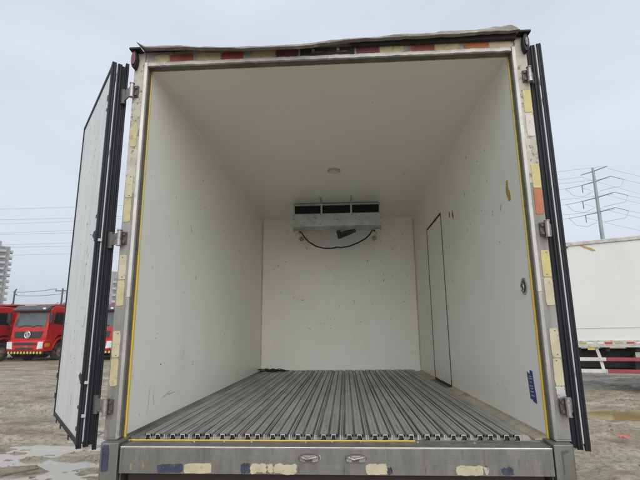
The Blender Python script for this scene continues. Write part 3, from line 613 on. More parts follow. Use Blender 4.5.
# refrigeration unit under the ceiling
b = MB()
b.box(-0.535, 3.04, 2.02, 0.545, 3.30, H - 0.036, 1)
b.box(-0.55, 3.01, 1.86, -0.536, 3.31, H - 0.012, 0); b.box(0.546, 3.01, 1.86, 0.56, 3.31, H - 0.012, 0)
b.box(-0.536, 3.01, H - 0.034, 0.546, 3.31, H - 0.014, 0)
unit = b.build('refrigeration_unit', [M['unit_white'], M['coil_hollow']], truck, o3, bevel=0.002)
b = MB()
for k in range(9): b.box(-0.535, 3.022, 2.030 + k * 0.0125, 0.545, 3.036, 2.033 + k * 0.0125)
b.build('grille', M['coil_hollow'], unit)
b = MB()
b.box(-0.562, 2.990, 1.862, 0.572, 3.008, 2.028, 0)
b.prism([(2.995, 1.860), (3.30, 1.838), (3.30, 1.86), (3.01, 1.90)], 'x', -0.555, 0.565, 0)
b.prism([(2.990, 1.860), (3.06, 1.808), (3.07, 1.812), (3.008, 1.868)], 'x', -0.556, 0.566, 0)
b.build('drain_pan', M['unit_white'], unit, bevel=0.003)
for xx in (-0.50, 0.525):
    b = MB(); b.box(xx - 0.035, 3.00, 1.775, xx + 0.03, 3.05, 1.812, 0); b.box(xx - 0.025, 3.005, 1.755, xx - 0.01, 3.03, 1.775, 0); b.build('pan_bracket', M['hinge'], unit, bevel=0.002)
for (xx, zz) in ((-0.545, 2.005), (-0.545, 1.955), (-0.545, 1.885), (0.555, 2.005), (0.555, 1.955), (0.555, 1.885), (-0.2, 2.012), (0.2, 2.012)):
    b = MB(); b.prism(ngon(xx, zz, 0.0065, 10), 'y', 2.986, 2.9898); b.build('screw', M['dark_steel'], unit)
for xx in (-0.19, 0.19):
    b = MB(); b.box(xx - 0.012, 2.72, H - 0.0065, xx + 0.012, 3.0, H - 0.0005); b.box(xx - 0.012, 3.002, 2.0285, xx + 0.012, 3.009, H - 0.0005)
    b.build('hanger_strap', M['unit_white'], unit, bevel=0.001)
b = MB()
b.tube([(-0.50, 3.02, 1.775), (-0.47, 3.0, 1.80), (-0.44, 3.0, 1.775), (-0.41, 3.0, 1.725), (-0.35, 3.01, 1.66), (-0.26, 3.01, 1.605), (-0.16, 3.0, 1.575), (-0.06, 3.0, 1.575), (0.0, 3.0, 1.588), (0.06, 3.01, 1.583), (0.16, 3.01, 1.60), (0.27, 3.0, 1.64), (0.36, 3.0, 1.69), (0.42, 3.0, 1.745), (0.45, 3.0, 1.80), (0.50, 3.02, 1.785)], 0.0095, 8)
b.build('cable', M['cable'], unit, smooth=True)
b = MB()
b.tube([(0.24, 3.0, 1.795), (0.16, 3.0, 1.785), (0.10, 2.99, 1.775), (0.045, 2.99, 1.752), (0.03, 3.0, 1.715)], 0.022, 10); b.tube([(0.02, 3.0, 1.80), (0.03, 3.0, 1.76), (0.045, 3.0, 1.70)], 0.028, 10); b.tube([(0.05, 3.0, 1.72), (0.13, 3.0, 1.75), (0.22, 3.0, 1.79)], 0.02, 8)
b.build('drain_hose', M['cable'], unit, smooth=True)
for (x, z) in ((-0.525, 1.872), (0.53, 1.862)):
    b = MB(); b.prism(ngon(x, z, 0.034, 18), 'y', LEN - 0.02, LEN - 0.001); b.build('wall_grommet', M['cove'], truck, o3, bevel=0.003)

# rear doors: local x runs from the hinge edge to the free edge, y is the thickness, inner face at y=0
def rear_door(s_, loc, ang, label):
    T = 0.086 * s_; DW = 1.10; z0, z1 = -0.022, 2.215
    d = MB(); d.box(0.012, 0.0, z0 + 0.012, DW - 0.012, T, z1 - 0.012)
    if s_ < 0:
        strokes(d, 'y', 22, 0.08, 1.02, 0.1, 2.1, 0.0013, (1, 3, 2, 3), 0.7, (0.006, 0.03)); strokes(d, 'y', 26, 0.05, 1.03, 0.1, 2.1, 0.0013, (3, 3), 0.97, (0.01, 0.05))
    door = d.build('rear_door', [M['door_liner']] + wm[1:], truck, (loc[0], loc[1], FZ), bevel=0.002, rot=(0, 0, ang)); door['label'] = label
    sg = s_
    def edge_profiles():
        # (thickness from, to, bulge, material)
        return [(-0.006, 0.021, 0.013, 0), (0.027, 0.054, 0.016, 0), (0.0535, 0.072, 0.011, 0), (0.0715, 0.094, 0.017, 0)]
    def lobe(t0, t1, bulge):
        n = 12; c = (t0 + t1) / 2; hw = (t1 - t0) / 2
        return [(0.0125, t0 * sg)] + [(0.0125 - bulge * (0.45 + 0.30 * math.sin(math.pi * k / n) + 0.25 * abs(math.sin(2 * math.pi * k / n))) , (c - hw * math.cos(math.pi * k / n)) * sg) for k in range(n + 1)] + [(0.0125, t1 * sg)]
    g = MB()
    for i, (t0, t1, bu, _) in enumerate(edge_profiles()):
        pf = lobe(t0, t1, bu)
        tip = [0.016, 0.010, 0.002, 0.030][i]
        f1 = lambda p, tip=tip: z1 + tip * (1.0 - 25 * max(0.0, p[0] + 0.006)) + random.uniform(-0.001, 0.001)
        f0 = lambda p, tip=tip: z0 - tip * 1.1 * (1.0 - 25 * max(0.0, p[0] + 0.006))
        g.prism(pf, 'z', z0, z1, 0, a0f=f0, a1f=f1)
        g.prism([(DW - q[0], q[1]) for q in pf], 'z', z0, z1, 0)
        # top and bottom edges
        hz = [(q[1], z1 - q[0]) for q in pf]; g.prism(hz, 'x', 0.014, DW - 0.014, 0)
        hz = [(q[1], z0 + q[0]) for q in pf]; g.prism(hz, 'x', 0.014, DW - 0.014, 0)
    g.box(0.0035, 0.0285 * sg, z0 + 0.004, 0.0124, 0.0885 * sg, z1 - 0.003); g.box(0.0035, -0.004 * sg, z0 + 0.004, 0.0124, 0.0205 * sg, z1 - 0.003)
    # the flap of the inner gasket lying on the liner
    for (xa, xb, za, zb) in ((0.004, 0.030, z0, z1), (DW - 0.030, DW - 0.004, z0, z1)):
        g.box(xa, -0.0065 * sg, za, xb, -0.0005 * sg, zb)
    g.box(0.030, -0.0065 * sg, z1 - 0.030, DW - 0.030, -0.0005 * sg, z1 - 0.004); g.box(0.030, -0.0065 * sg, z0 + 0.004, DW - 0.030, -0.0005 * sg, z0 + 0.030)
    g.build('gasket', M['rubber'], door, smooth=True)
    st_ = MB(); st_.box(0.001, 0.0208 * sg, z0 + 0.02, 0.012, 0.0272 * sg, z1 - 0.004)
    st_.build('gasket_strip', M['rubber_strip'], door)
    if s_ < 0:
        # torn bits of gasket and clips on the hinge edge and the far edge
        def flap(z, w):
            k = MB(); k.quadstrip([(0.03, 0.009, z), (0.072, 0.013, z + 0.028), (0.03, 0.012, z + 0.05), (0.0, 0.010, z + 0.02)], (0, 0.002, 0)); k.box(0.0, 0.006, z - 0.01, 0.032, 0.011, z + w); k.build('torn_seal', M['cable'], door)
        flap(1.09, 0.05); flap(0.30, 0.04)
        def bit(*a):
            k = MB(); k.box(*a); k.build('torn_seal', M['cable'], door)
        for z in (1.97, 1.90, 1.22, 0.16, 0.05): bit(0.03, 0.0070, z, 0.040 + random.uniform(0, 0.012), 0.010, z + random.uniform(0.015, 0.04))
        for z in (0.10, 0.24): bit(DW - 0.03, 0.007, z, DW + 0.014, 0.012, z + 0.035)
        for x in (0.25, 0.62, 0.85): bit(x, 0.0075, z0 - 0.014, x + 0.04, 0.012, z0 + 0.006)
        for z in (1.075, 0.29, 0.12):
            k = MB(); k.prism([(-0.009, -0.028), (-0.018, -0.024), (-0.016, -0.006), (-0.009, -0.004)], 'z', z, z + 0.016); k.build('seal_clip', M['rubber_strip'], door, bevel=0.001)
    # outer skin and locking rods on the outer face
    k = MB(); k.box(0.03, T + s_ * 0.0005, 0.0, DW - 0.03, T + s_ * 0.004, 2.19)
    k.build('outer_skin', M['truck_white'], door)
    for xx in (0.45, 0.95):
        k = MB(); k.tube([(xx, T + s_ * 0.03, 0.0), (xx, T + s_ * 0.03, 2.18)], 0.011, 10)
        for z in (0.25, 1.1, 1.95): k.box(xx - 0.03, T + s_ * 0.0045, z, xx + 0.03, T + s_ * 0.018, z + 0.05)
        k.build('lock_rod', M['hinge'], door)
    return door
dl = Vector((-0.632, 0.775)); dr = Vector((0.31, 0.95)).normalized()
doorL = rear_door(-1, (-1.333, -0.045), math.atan2(dl.y, dl.x), 'rear door swung open to the left, its grey-white inner face showing')
doorR = rear_door(1, (1.276, -0.045), math.atan2(dr.y, dr.x), 'rear door swung open to the right, only its black gasketed edge showing')
# hinges: plate on the post, knuckle, arm to the door
for s_, door in ((-1, doorL), (1, doorR)):
    for z in (2.0, 1.085, 0.178):
        b = MB(); kx, ky = s_ * 1.178, -0.086
        b.tube([(kx, ky, z - 0.040), (kx, ky, z + 0.040)], 0.0125, 14, 0)
        b.tube([(kx, ky, z - 0.046), (kx, ky, z - 0.041)], 0.016, 14, 0); b.tube([(kx, ky, z + 0.041), (kx, ky, z + 0.046)], 0.016, 14, 0)
        b.box(s_ * 1.146, -0.071, z - 0.036, s_ * 1.190, -0.0625, z + 0.036, 1)
        b.box(s_ * 1.150, -0.080, z - 0.030, s_ * 1.163, -0.0712, z - 0.016, 1); b.box(s_ * 1.150, -0.080, z + 0.014, s_ * 1.163, -0.0712, z + 0.028, 1)
        e = Vector((-1.272, 0.0)) if s_ < 0 else Vector((1.218, -0.035))
        a = Vector((kx, ky)); dd = (e - a).normalized(); nn = Vector((-dd.y, dd.x)) * 0.004
        a = a + dd * 0.006
        b.prism([tuple(a + nn), tuple(e + nn), tuple(e - nn), tuple(a - nn)], 'z', z - 0.030, z + 0.034, 0)
        if s_ < 0:
            e2 = e - dd * 0.004
            b.tube([(e2.x, e2.y, z - 0.045), (e2.x - .003, e2.y, z + 0.05)], 0.017, 8, 1)
        b.build('hinge', [M['hinge'], M['dark_steel']], truck, o3, smooth=True)
# under the sill: bumper bar, chassis, rear wheels
b = MB(); b.box(-1.03, -0.085, -0.215, 1.03, -0.01, -0.128, 0); b.box(-1.05, -0.009, -0.26, 1.05, 0.10, -0.013, 1)
b.build('rear_bar', [M['maroon_bar'], M['dark_under']], truck, o3, bevel=0.004)
b = MB()
for xx in (-0.38, 0.38): b.box(xx - 0.04, 0.12, 0.58, xx + 0.04, 5.4, 0.80)
for yy in (0.4, 1.3, 2.3, 3.3): b.box(-1.05, yy, 0.81, 1.05, yy + 0.08, 0.925)
b.tube([(-0.9, 1.15, 0.42), (0.9, 1.15, 0.42)], 0.06, 12)
b.build('chassis', M['dark_under'], truck)
def wheel(par, x, y, r, w, name='wheel'):
    b = MB(); s_ = 1 if x > 0 else -1
    prof = [(0.58 * r, -w / 2), (0.93 * r, -w / 2), (r, -w * 0.36), (r, w * 0.36), (0.93 * r, w / 2), (0.58 * r, w / 2)]
    n = 28; V = []; F = []
    for k in range(n):
        a = 2 * math.pi * k / n
        for (q, u) in prof: V.append((x + u, y + q * math.cos(a), r + q * math.sin(a)))
    m_ = len(prof)
    for k in range(n):
        for j in range(m_): F.append((k * m_ + j, k * m_ + (j + 1) % m_, ((k + 1) % n) * m_ + (j + 1) % m_, ((k + 1) % n) * m_ + j))
    b.add(V, F, 0); wh = b.build(name, M['tyre'], par, smooth=True)
    c = MB(); c.prism([(y + p[0], p[1]) for p in ngon(0, r, 0.575 * r, 24)], 'x', x - w * 0.3, x + w * 0.3)
    c.prism([(y + p[0], p[1]) for p in ngon(0, r, 0.2 * r, 12)], 'x', x - w * 0.3, x + s_ * w * 0.62)
    c.build('rim', M['rim'], wh, bevel=0.01)
for xx in (-0.93, 0.93): wheel(truck, xx, 1.15, 0.40, 0.24)

# ------------------------------------------------------------------ white box truck parked on the right
wt = empty('box_truck', (0, 0, 0)); tag(wt, 'white box truck with red and white side rails parked broadside on the right', 'truck')
WT_A = R(-25); WT_P = Vector((6.0, 9.0)); TILT = R(0.7)
# local: x along the side (towards the right), y into the body, z up
bz0, bz1 = 1.10, 3.63
b = MB(); b.box(-0.35, 0.0, bz0, 8.4, 2.4, bz1)
b.box(-0.37, -0.02, bz1, 8.42, 2.42, bz1 + 0.05, 1)
b.box(-0.36, -0.012, bz0 + 0.40, 8.41, -0.0005, bz0 + 0.406, 1)
cargo = b.build('cargo_box', [M['truck_white'], M['truck_trim']], wt, bevel=0.006)
b = MB(); b.box(-0.36, -0.045, bz0 - 0.055, 8.41, -0.004, bz0 + 0.095, 0); b.box(-0.36, -0.030, bz0 + 0.096, 8.41, -0.002, bz0 + 0.12, 1); b.build('side_sill', [M['truck_trim'], M['rail_white']], cargo, bevel=0.006)
b = MB(); b.box(-0.36, -0.035, bz1 - 0.045, 8.41, -0.003, bz1 + 0.045, 0)
b.build('top_rail', M['truck_trim'], cargo, bevel=0.008)
b = MB(); b.box(-0.30, -0.05, bz1 - 0.10, -0.10, -0.036, bz1 - 0.07); b.build('corner_bracket', M['cab_black'], cargo)
b = MB(); pts = [(0.17, bz1 - 0.05), (0.24, bz1 - 0.055), (0.42, bz1 - 0.155), (0.50, bz1 - 0.215), (0.43, bz1 - 0.225), (0.33, bz1 - 0.165), (0.24, bz1 - 0.115)]
b.prism(pts, 'y', -0.010, -0.003); b.build('peeling_tape', M['tape'], cargo)
seq = [(-0.15, 0.0, 'mark_olive'), (0.02, 0.15, 'mark_white'), (0.24, 0.37, 'mark_white'), (0.39, 0.54, 'mark_red'), (0.61, 0.76, 'mark_olive'), (0.83, 0.98, 'mark_red'), (1.02, 1.16, 'mark_white')]
for k in range(6):
    for (a_, b_, m) in ((1.30, 1.45, 'mark_red'), (1.50, 1.65, 'mark_white'), (1.85, 2.0, 'mark_olive')): seq.append((a_ + k * 1.1, b_ + k * 1.1, m))
for (a_, b_, m) in seq:
    b = MB(); b.box(a_, -0.052, bz0 + 0.030, b_, -0.0455, bz0 + 0.070); b.build('reflector', M[m], cargo)
# side guard rails with red and white bands, slanted stays
for (zz, th) in ((0.725, 0.085), (0.445, 0.090)):
    b = MB(); xx = -0.36; 
    for k in range(12):
        l = 0.73 if k == 0 else 0.69; b.box(xx, -0.02, zz, xx + l, 0.03, zz + th, k % 2); xx += l
    b.build('guard_rail', [M['rail_white'], M['rail_red']], wt, bevel=0.006)
for xx in (0.17, 2.6, 5.0):
    b = MB(); b.prism([(xx, bz0 - 0.056), (xx + 0.07, bz0 - 0.056), (xx + 0.12, 0.80), (xx + 0.17, 0.43), (xx + 0.10, 0.43), (xx + 0.05, 0.80)], 'y', 0.031, 0.075); b.build('guard_stay', M['rail_white'], wt, bevel=0.004)
b = MB(); b.box(0.02, -0.03, bz0 - 0.115, 0.17, -0.02, bz0 - 0.062); b.build('side_reflector', M['mark_yellow'], wt)
b = MB(); b.box(-0.3, 0.5, 0.55, 8.3, 0.62, 0.95); b.box(-0.3, 1.75, 0.55, 8.3, 1.87, 0.95)
for xx in np.arange(-0.2, 8.3, 0.6): b.box(xx, 0.05, 0.955, xx + 0.08, 2.35, bz0 - 0.004)
b.build('chassis', M['dark_under'], wt)
b = MB(); b.box(0.95, 0.16, 0.52, 1.75, 0.5, 0.86); b.box(0.98, 0.14, 0.80, 1.7, 0.158, 0.93, 1); b.box(-0.3, 0.80, 0.42, 8.2, 0.84, 0.95); b.build('battery_box_and_dark_backing', [M['dark_under'], M['truck_trim']], wt, bevel=0.02)  # includes a long dark sheet, added to darken the space under the body
for xx in (-0.25 + 4.2, 5.2):
    pass
def wheel_x(par, x, y, r, w):
    """wheel whose axle runs along local y"""
    b = MB(); prof = [(0.58 * r, -w / 2), (0.93 * r, -w / 2), (r, -w * 0.36), (r, w * 0.36), (0.93 * r, w / 2), (0.58 * r, w / 2)]; n = 28; V = []; F = []
    for k in range(n):
        a = 2 * math.pi * k / n
        for (q, u) in prof: V.append((x + q * math.cos(a), y + u, r + q * math.sin(a)))
    m_ = 6
    for k in range(n):
        for j in range(m_): F.append((k * m_ + j, k * m_ + (j + 1) % m_, ((k + 1) % n) * m_ + (j + 1) % m_, ((k + 1) % n) * m_ + j))
    b.add(V, F, 0); wh = b.build('wheel', M['tyre'], par, smooth=True)
    c = MB(); c.prism([(x + p[0], p[1]) for p in ngon(0, r, 0.575 * r, 24)], 'y', y - w * 0.3, y + w * 0.3); c.build('rim', M['rim'], wh, bevel=0.01)
for xx in (4.6, 5.9):
    for yy in (0.25, 2.15): wheel_x(wt, xx, yy, 0.5, 0.3)
wt.location = (WT_P.x, WT_P.y, 0); wt.rotation_euler = (0, -TILT, WT_A)

# ------------------------------------------------------------------ red dump trucks
def dump_truck():
    root = empty('dump_truck', (0, 0, 0))
    b = MB()
    # cab shell: side outline extruded across, windscreen raked back; front at y = 0
    side = [(0.02, 0.62), (0.0, 1.30), (0.05, 1.78), (0.22, 2.72), (0.32, 2.92), (0.55, 3.0), (1.95, 3.0), (2.0, 2.9), (2.0, 0.95), (1.80, 0.80), (1.72, 1.15), (1.45, 1.40), (0.95, 1.40), (0.66, 1.15), (0.60, 0.62)]
    b.prism(side, 'x', -1.22, 1.22)
    cab = b.build('cab', M['cab_red'], root, bevel=0.05, seg=3)
    def onface(z):   # y of the raked front at height z
        return float(np.interp(z, [1.30, 1.78, 2.72], [0.0, 0.05, 0.22]))
    def front(name, pts, m, off=0.012, th=0.02, par=cab, bev=0.0):
        q = MB(); n = len(pts)
        V = [(x, onface(z) - off, z) for x, z in pts] + [(x, onface(z) - off + th, z) for x, z in pts]
        q.add(V, [tuple(range(n - 1, -1, -1)), tuple(range(n, 2 * n))] + [(i, (i + 1) % n, n + (i + 1) % n, n + i) for i in range(n)]); return q.build(name, m, par, bevel=bev)
    front('windscreen', [(-1.06, 1.86), (1.06, 1.86), (1.02, 2.66), (-1.02, 2.66)], M['glass'])
    q = MB(); q.tube([(-0.75, 0.028, 1.84), (-0.35, 0.04, 1.95), (0.1, 0.035, 1.92)], 0.015, 6); q.tube([(0.15, 0.028, 1.84), (0.5, 0.04, 1.95), (0.85, 0.035, 1.92)], 0.015, 6); q.build('wiper', M['cab_black'], cab)
    front('dashboard_cloth', [(-0.95, 1.88), (0.0, 1.88), (0.85, 1.88), (0.8, 1.93), (0.1, 1.915), (-0.9, 1.94)], M['leaf'], 0.014, 0.001)
    front('grille', [(-0.90, 1.26), (0.90, 1.26), (0.98, 1.62), (-0.98, 1.62)], M['cab_black'], 0.03, 0.04, bev=0.01)
    q = MB()
    for z in (1.33, 1.41, 1.49, 1.56): q.box(-0.92, onface(z) - 0.045, z, 0.92, onface(z) - 0.031, z + 0.018)
    q.build('grille_bar', M['visor'], cab)
    # round emblem: ring with two swallow wings
    em = MB(); ey = -0.06
    def ringpath(cx, cz, r, a0, a1, rad, n=26): em.tube([(cx + r * math.cos(t), ey, cz + r * math.sin(t)) for t in np.linspace(a0, a1, n)], rad, 6)
    ringpath(0, 1.44, 0.19, 0, 2 * math.pi, 0.022)
    for k in (0, math.pi):
        c_, s2 = math.cos(k), math.sin(k)
        for pts in ([(-0.15, 0.02), (-0.07, 0.13), (0.08, 0.15), (0.15, 0.08), (0.05, 0.09), (-0.04, 0.03)], [(-0.16, -0.02), (-0.02, 0.0), (0.13, 0.03), (0.04, 0.05), (-0.05, 0.01)]):
            em.prism([(x * c_ - z * s2, 1.44 + x * s2 + z * c_) for x, z in pts], 'y', ey - 0.012, ey + 0.008)
    em.build('emblem', M['emblem'], cab)
    # sun visor
    q = MB(); q.prism([(0.20, 2.70), (-0.10, 2.72), (-0.12, 2.80), (0.20, 3.02), (0.50, 3.06), (0.60, 3.0), (0.3, 2.95)], 'x', -1.20, 1.20); q.build('sun_visor', M['visor'], cab, bevel=0.03)
    q = MB(); q.box(0.95, -0.135, 2.80, 1.12, -0.115, 2.90); q.build('visor_sticker', M['mark_white'], cab)
    # bumper
    q = MB(); q.prism([(-0.10, 0.55), (-0.16, 0.62), (-0.16, 1.02), (-0.06, 1.16), (0.5, 1.16), (0.58, 0.55)], 'x', -1.25, 1.25)
    bum = q.build('bumper', M['cab_red'], root, bevel=0.04, seg=3)
    q = MB(); q.box(-0.78, -0.175, 0.88, 0.78, -0.161, 1.02); q.box(-0.62, -0.175, 0.64, 0.62, -0.161, 0.74); q.build('air_intake', M['cab_black'], bum, bevel=0.01)
    q = MB(); q.box(-0.28, -0.180, 0.76, 0.28, -0.162, 0.87); q.build('number_plate', M['cab_red_dusty'], bum)
    for s_ in (-1, 1):
        q = MB(); q.prism([(s_ * 0.84, 0.66), (s_ * 1.21, 0.70), (s_ * 1.23, 1.06), (s_ * 0.90, 1.06)], 'y', -0.185, -0.12); q.build('headlight', M['headlight'], bum, bevel=0.02)
        q = MB(); q.box(s_ * 1.251, -0.05, 0.78, s_ * 1.262, 0.30, 0.98); q.build('indicator', M['indicator'], bum, bevel=0.005)
    q = MB()
    for k in range(22): q.prism([(-1.2 + k * 0.11, 0.42), (-1.2 + k * 0.11 + 0.11, 0.42), (-1.2 + k * 0.11 + 0.11, 0.545), (-1.2 + k * 0.11, 0.545)], 'y', -0.09, -0.03, k % 2)
    q.build('hazard_stripe', [M['mark_yellow'], M['cab_black']], bum)
    for s_ in (-1, 1):
        q = MB(); x = s_ * 1.222
        q.prism([(0.36, 0.66), (0.62, 0.66), (0.70, 1.28), (1.0, 1.44), (1.46, 1.44), (1.56, 1.38), (1.56, 2.76), (0.42, 2.76), (0.28, 2.1)], 'x', x, x + s_ * 0.014); door = q.build('door', M['cab_red'], cab, bevel=0.005)
        q = MB(); q.prism([(0.44, 2.02), (1.44, 1.96), (1.44, 2.66), (0.56, 2.66)], 'x', x + s_ * 0.0145, x + s_ * 0.022); q.build('side_window', M['side_glass'], door)
        q = MB(); q.box(x + s_ * 0.015, 1.30, 1.72, x + s_ * 0.045, 1.48, 1.80); q.build('handle', M['cab_black'], door)
        q = MB(); q.tube([(s_ * 1.2, 0.25, 2.72), (s_ * 1.42, 0.02, 2.70), (s_ * 1.44, 0.02, 2.0), (s_ * 1.23, 0.2, 1.9)], 0.02, 6); q.box(s_ * 1.34, -0.04, 2.08, s_ * 1.56, 0.05, 2.62); q.build('mirror', M['cab_black'], cab, bevel=0.02)
        q = MB()   # arch over the front wheel and step
        arch = [(1.2 + 0.66 * math.cos(t), 0.62 + 0.70 * math.sin(t)) for t in np.linspace(0.1, math.pi - 0.1, 14)]; inner = [(1.2 + 0.57 * math.cos(t), 0.62 + 0.60 * math.sin(t)) for t in np.linspace(math.pi - 0.1, 0.1, 14)]
        q.prism(arch + inner, 'x', s_ * 1.12, s_ * 1.27); q.build('wheel_arch', M['cab_red'], root, bevel=0.01)
        q = MB(); q.box(s_ * 0.98, 0.30, 0.40, s_ * 1.24, 0.52, 0.50); q.build('step', M['cab_black'], root)
        wheel(root, s_ * 1.05, 1.2, 0.50, 0.30)
        for yy in (4.6, 5.9): wheel(root, s_ * 0.98, yy, 0.50, 0.5)
        q = MB(); q.box(s_ * 0.75, 2.2, 0.55, s_ * 1.15, 3.4, 1.05); q.build('fuel_tank', M['cab_black'], root, bevel=0.06)
    q = MB(); q.box(-0.45, 0.6, 0.70, -0.33, 7.6, 1.0); q.box(0.33, 0.6, 0.70, 0.45, 7.6, 1.0); q.box(-1.0, 0.6, 0.55, 1.0, 1.0, 0.75); q.build('chassis', M['dark_under'], root)
    # tipper body with a short canopy over the cab
    q = MB()
    q.box(-1.25, 2.35, 1.25, -1.17, 7.8, 2.75); q.box(1.17, 2.35, 1.25, 1.25, 7.8, 2.75); q.box(-1.17, 2.35, 1.25, 1.17, 7.8, 1.33); q.box(-1.17, 2.35, 1.331, 1.17, 2.43, 3.1); q.box(-1.17, 7.72, 1.331, 1.17, 7.8, 2.7)
    q.prism([(2.43, 3.101), (1.55, 3.09), (1.53, 3.17), (2.43, 3.19)], 'x', -1.22, 1.22)
    for yy in np.arange(2.7, 7.6, 0.62): q.box(-1.31, yy, 1.26, -1.251, yy + 0.1, 2.72); q.box(1.251, yy, 1.26, 1.31, yy + 0.1, 2.72)
    q.box(-1.32, 2.35, 2.751, -1.16, 7.8, 2.85); q.box(1.16, 2.35, 2.751, 1.32, 7.8, 2.85)
    q.build('tipper_body', M['cab_red_dusty'], root, bevel=0.01)
    return root
dt = dump_truck()
tag(dt, 'red dump truck facing the camera, its whole front visible left of the open door', 'truck', 'red dump trucks parked in the yard')
dt.location = (-17.3, 21.3, 0.0); dt.rotation_euler = (0, 0, R(-6)); dt.scale = (0.90, 1, 1)
d2 = copy_tree(dt); d2['label'] = 'red dump truck cut off by the left edge of the photo'
d2.location = (-20.4, 20.9, 0.0); d2.rotation_euler = (0, 0, R(-4))
d3 = copy_tree(dt); d3['label'] = 'red dump truck glimpsed in the gap between the open left door and the frame'
d3.location = (-13.75, 21.7, 0.0); d3.rotation_euler = (0, 0, R(-2))

# ------------------------------------------------------------------ background
def tower(name, x, y, w, d, h, rz, floors, label):
    root = empty(name, (x, y, 0), rz)
    b = MB(); b.box(-w / 2, 0, 0, w / 2, d, h); b.box(-w / 4, d * 0.3, h, w / 4, d * 0.7, h + 3.2); b.build('wall', M['concrete'], root)
    fh = h / floors
    def stack(name, m, boxargs, ks):
        q = MB(); q.box(*boxargs); first = None
        for k in ks:
            if first is None: first = q.build(name, m, root); first.location.z = k * fh
            else: c = first.copy(); COL.objects.link(c); c.parent = root; c.location.z = k * fh
    ks = range(1, floors); nb = 2
    stack('balcony', M['concrete2'], (w / 2 - 0.5, 0.5, 0, w / 2 + 1.3, 5.0, 1.1), ks); stack('window', M['window_dark'], (w / 2 + 0.02, 1.0, 1.2, w / 2 + 0.06, 4.6, 2.5), ks)
    for c in range(nb):
        xc = -w / 2 + w * (c + 0.5) / nb
        stack('balcony', M['concrete2'], (xc - 1.9, -1.3, 0, xc + 1.9, -0.01, 1.05), ks); stack('window', M['window_dark'], (xc - 1.6, -0.06, 1.1, xc + 1.6, -0.02, 2.6), ks); stack('window', M['window_dark'], (xc + 2.1, -0.06, 0.9, xc + 2.8, -0.02, 2.3), ks)
    tag(root, label, 'building'); return root
tower('tower_block', -167.3, 194.9, 14, 16, 43.0, R(42), 15, 'grey high-rise tower block with stacked balconies beyond the trucks at the far left')
tower('tower_block', -113, 204, 13, 14, 28, R(20), 9, 'distant pale tower block glimpsed between the open left door and the frame')
b = MB(); b.box(0, 0, 0, 38, 12, 13.0); b.prism([(0, 13.0), (12, 13.0), (12, 13.6), (0, 14.6)], 'x', -0.5, 38.5)
low = empty('low_building', (-152, 190, 0), R(10)); b.build('wall', M['beige_wall'], low)
for k in range(9):
    for z in (3, 6.5, 10): q = MB(); q.box(1.5 + k * 4.1, -0.08, z, 4.0 + k * 4.1, -0.02, z + 1.7); q.build('window', M['window_dark'], low)
tag(low, 'long low beige building on the horizon above the red truck', 'building')
def pole(x, y, h, label, cross=True):
    b = MB(); b.tube([(0, 0, 0), (0, 0, h)], 0.17, 8, 0, 0.11)
    if cross: b.box(-1.1, -0.06, h - 0.45, 1.1, 0.06, h - 0.30); [b.tube([(xx, 0, h - 0.3), (xx, 0, h - 0.05)], 0.05, 6) for xx in (-1.0, 0.0, 1.0)]
    else: b.tube([(0, 0, h - 0.2), (0.15, 0, h + 0.1), (0.25, 0, h + 0.25)], 0.09, 6); b.box(-0.05, -0.1, h - 0.6, 0.35, 0.1, h - 0.45)
    o = b.build('utility_pole', M['wood_pole'], None, (x, y, 0)); tag(o, label, 'pole'); return o
pole(-41.2, 60, 7.95, 'utility pole with a crossarm rising behind the red truck beside the open door')
pole(-48.5, 60, 7.7, 'slim dark lamp mast rising behind the gap between two red trucks', False)
def wire(p0, p1, sag, label, r=0.05, n=24):
    b = MB(); p0, p1 = Vector(p0), Vector(p1)
    b.tube([p0.lerp(p1, t) - Vector((0, 0, sag * 4 * t * (1 - t))) for t in np.linspace(0, 1, n)], r, 4)
    o = b.build('overhead_wire', M['wire']); tag(o, label, 'wire', 'overhead wires'); return o
for i, dx in enumerate((-1.0, 1.0)):
    wire((-48.5 + dx * 0.3, 60, 7.5 - 0.5 * i), (-41.2 + dx, 60, 7.9 - 0.55 * i), 0.15 + 0.1 * i, ('upper' if i == 0 else 'lower') + ' thin wire running between the mast and the utility pole', 0.035)
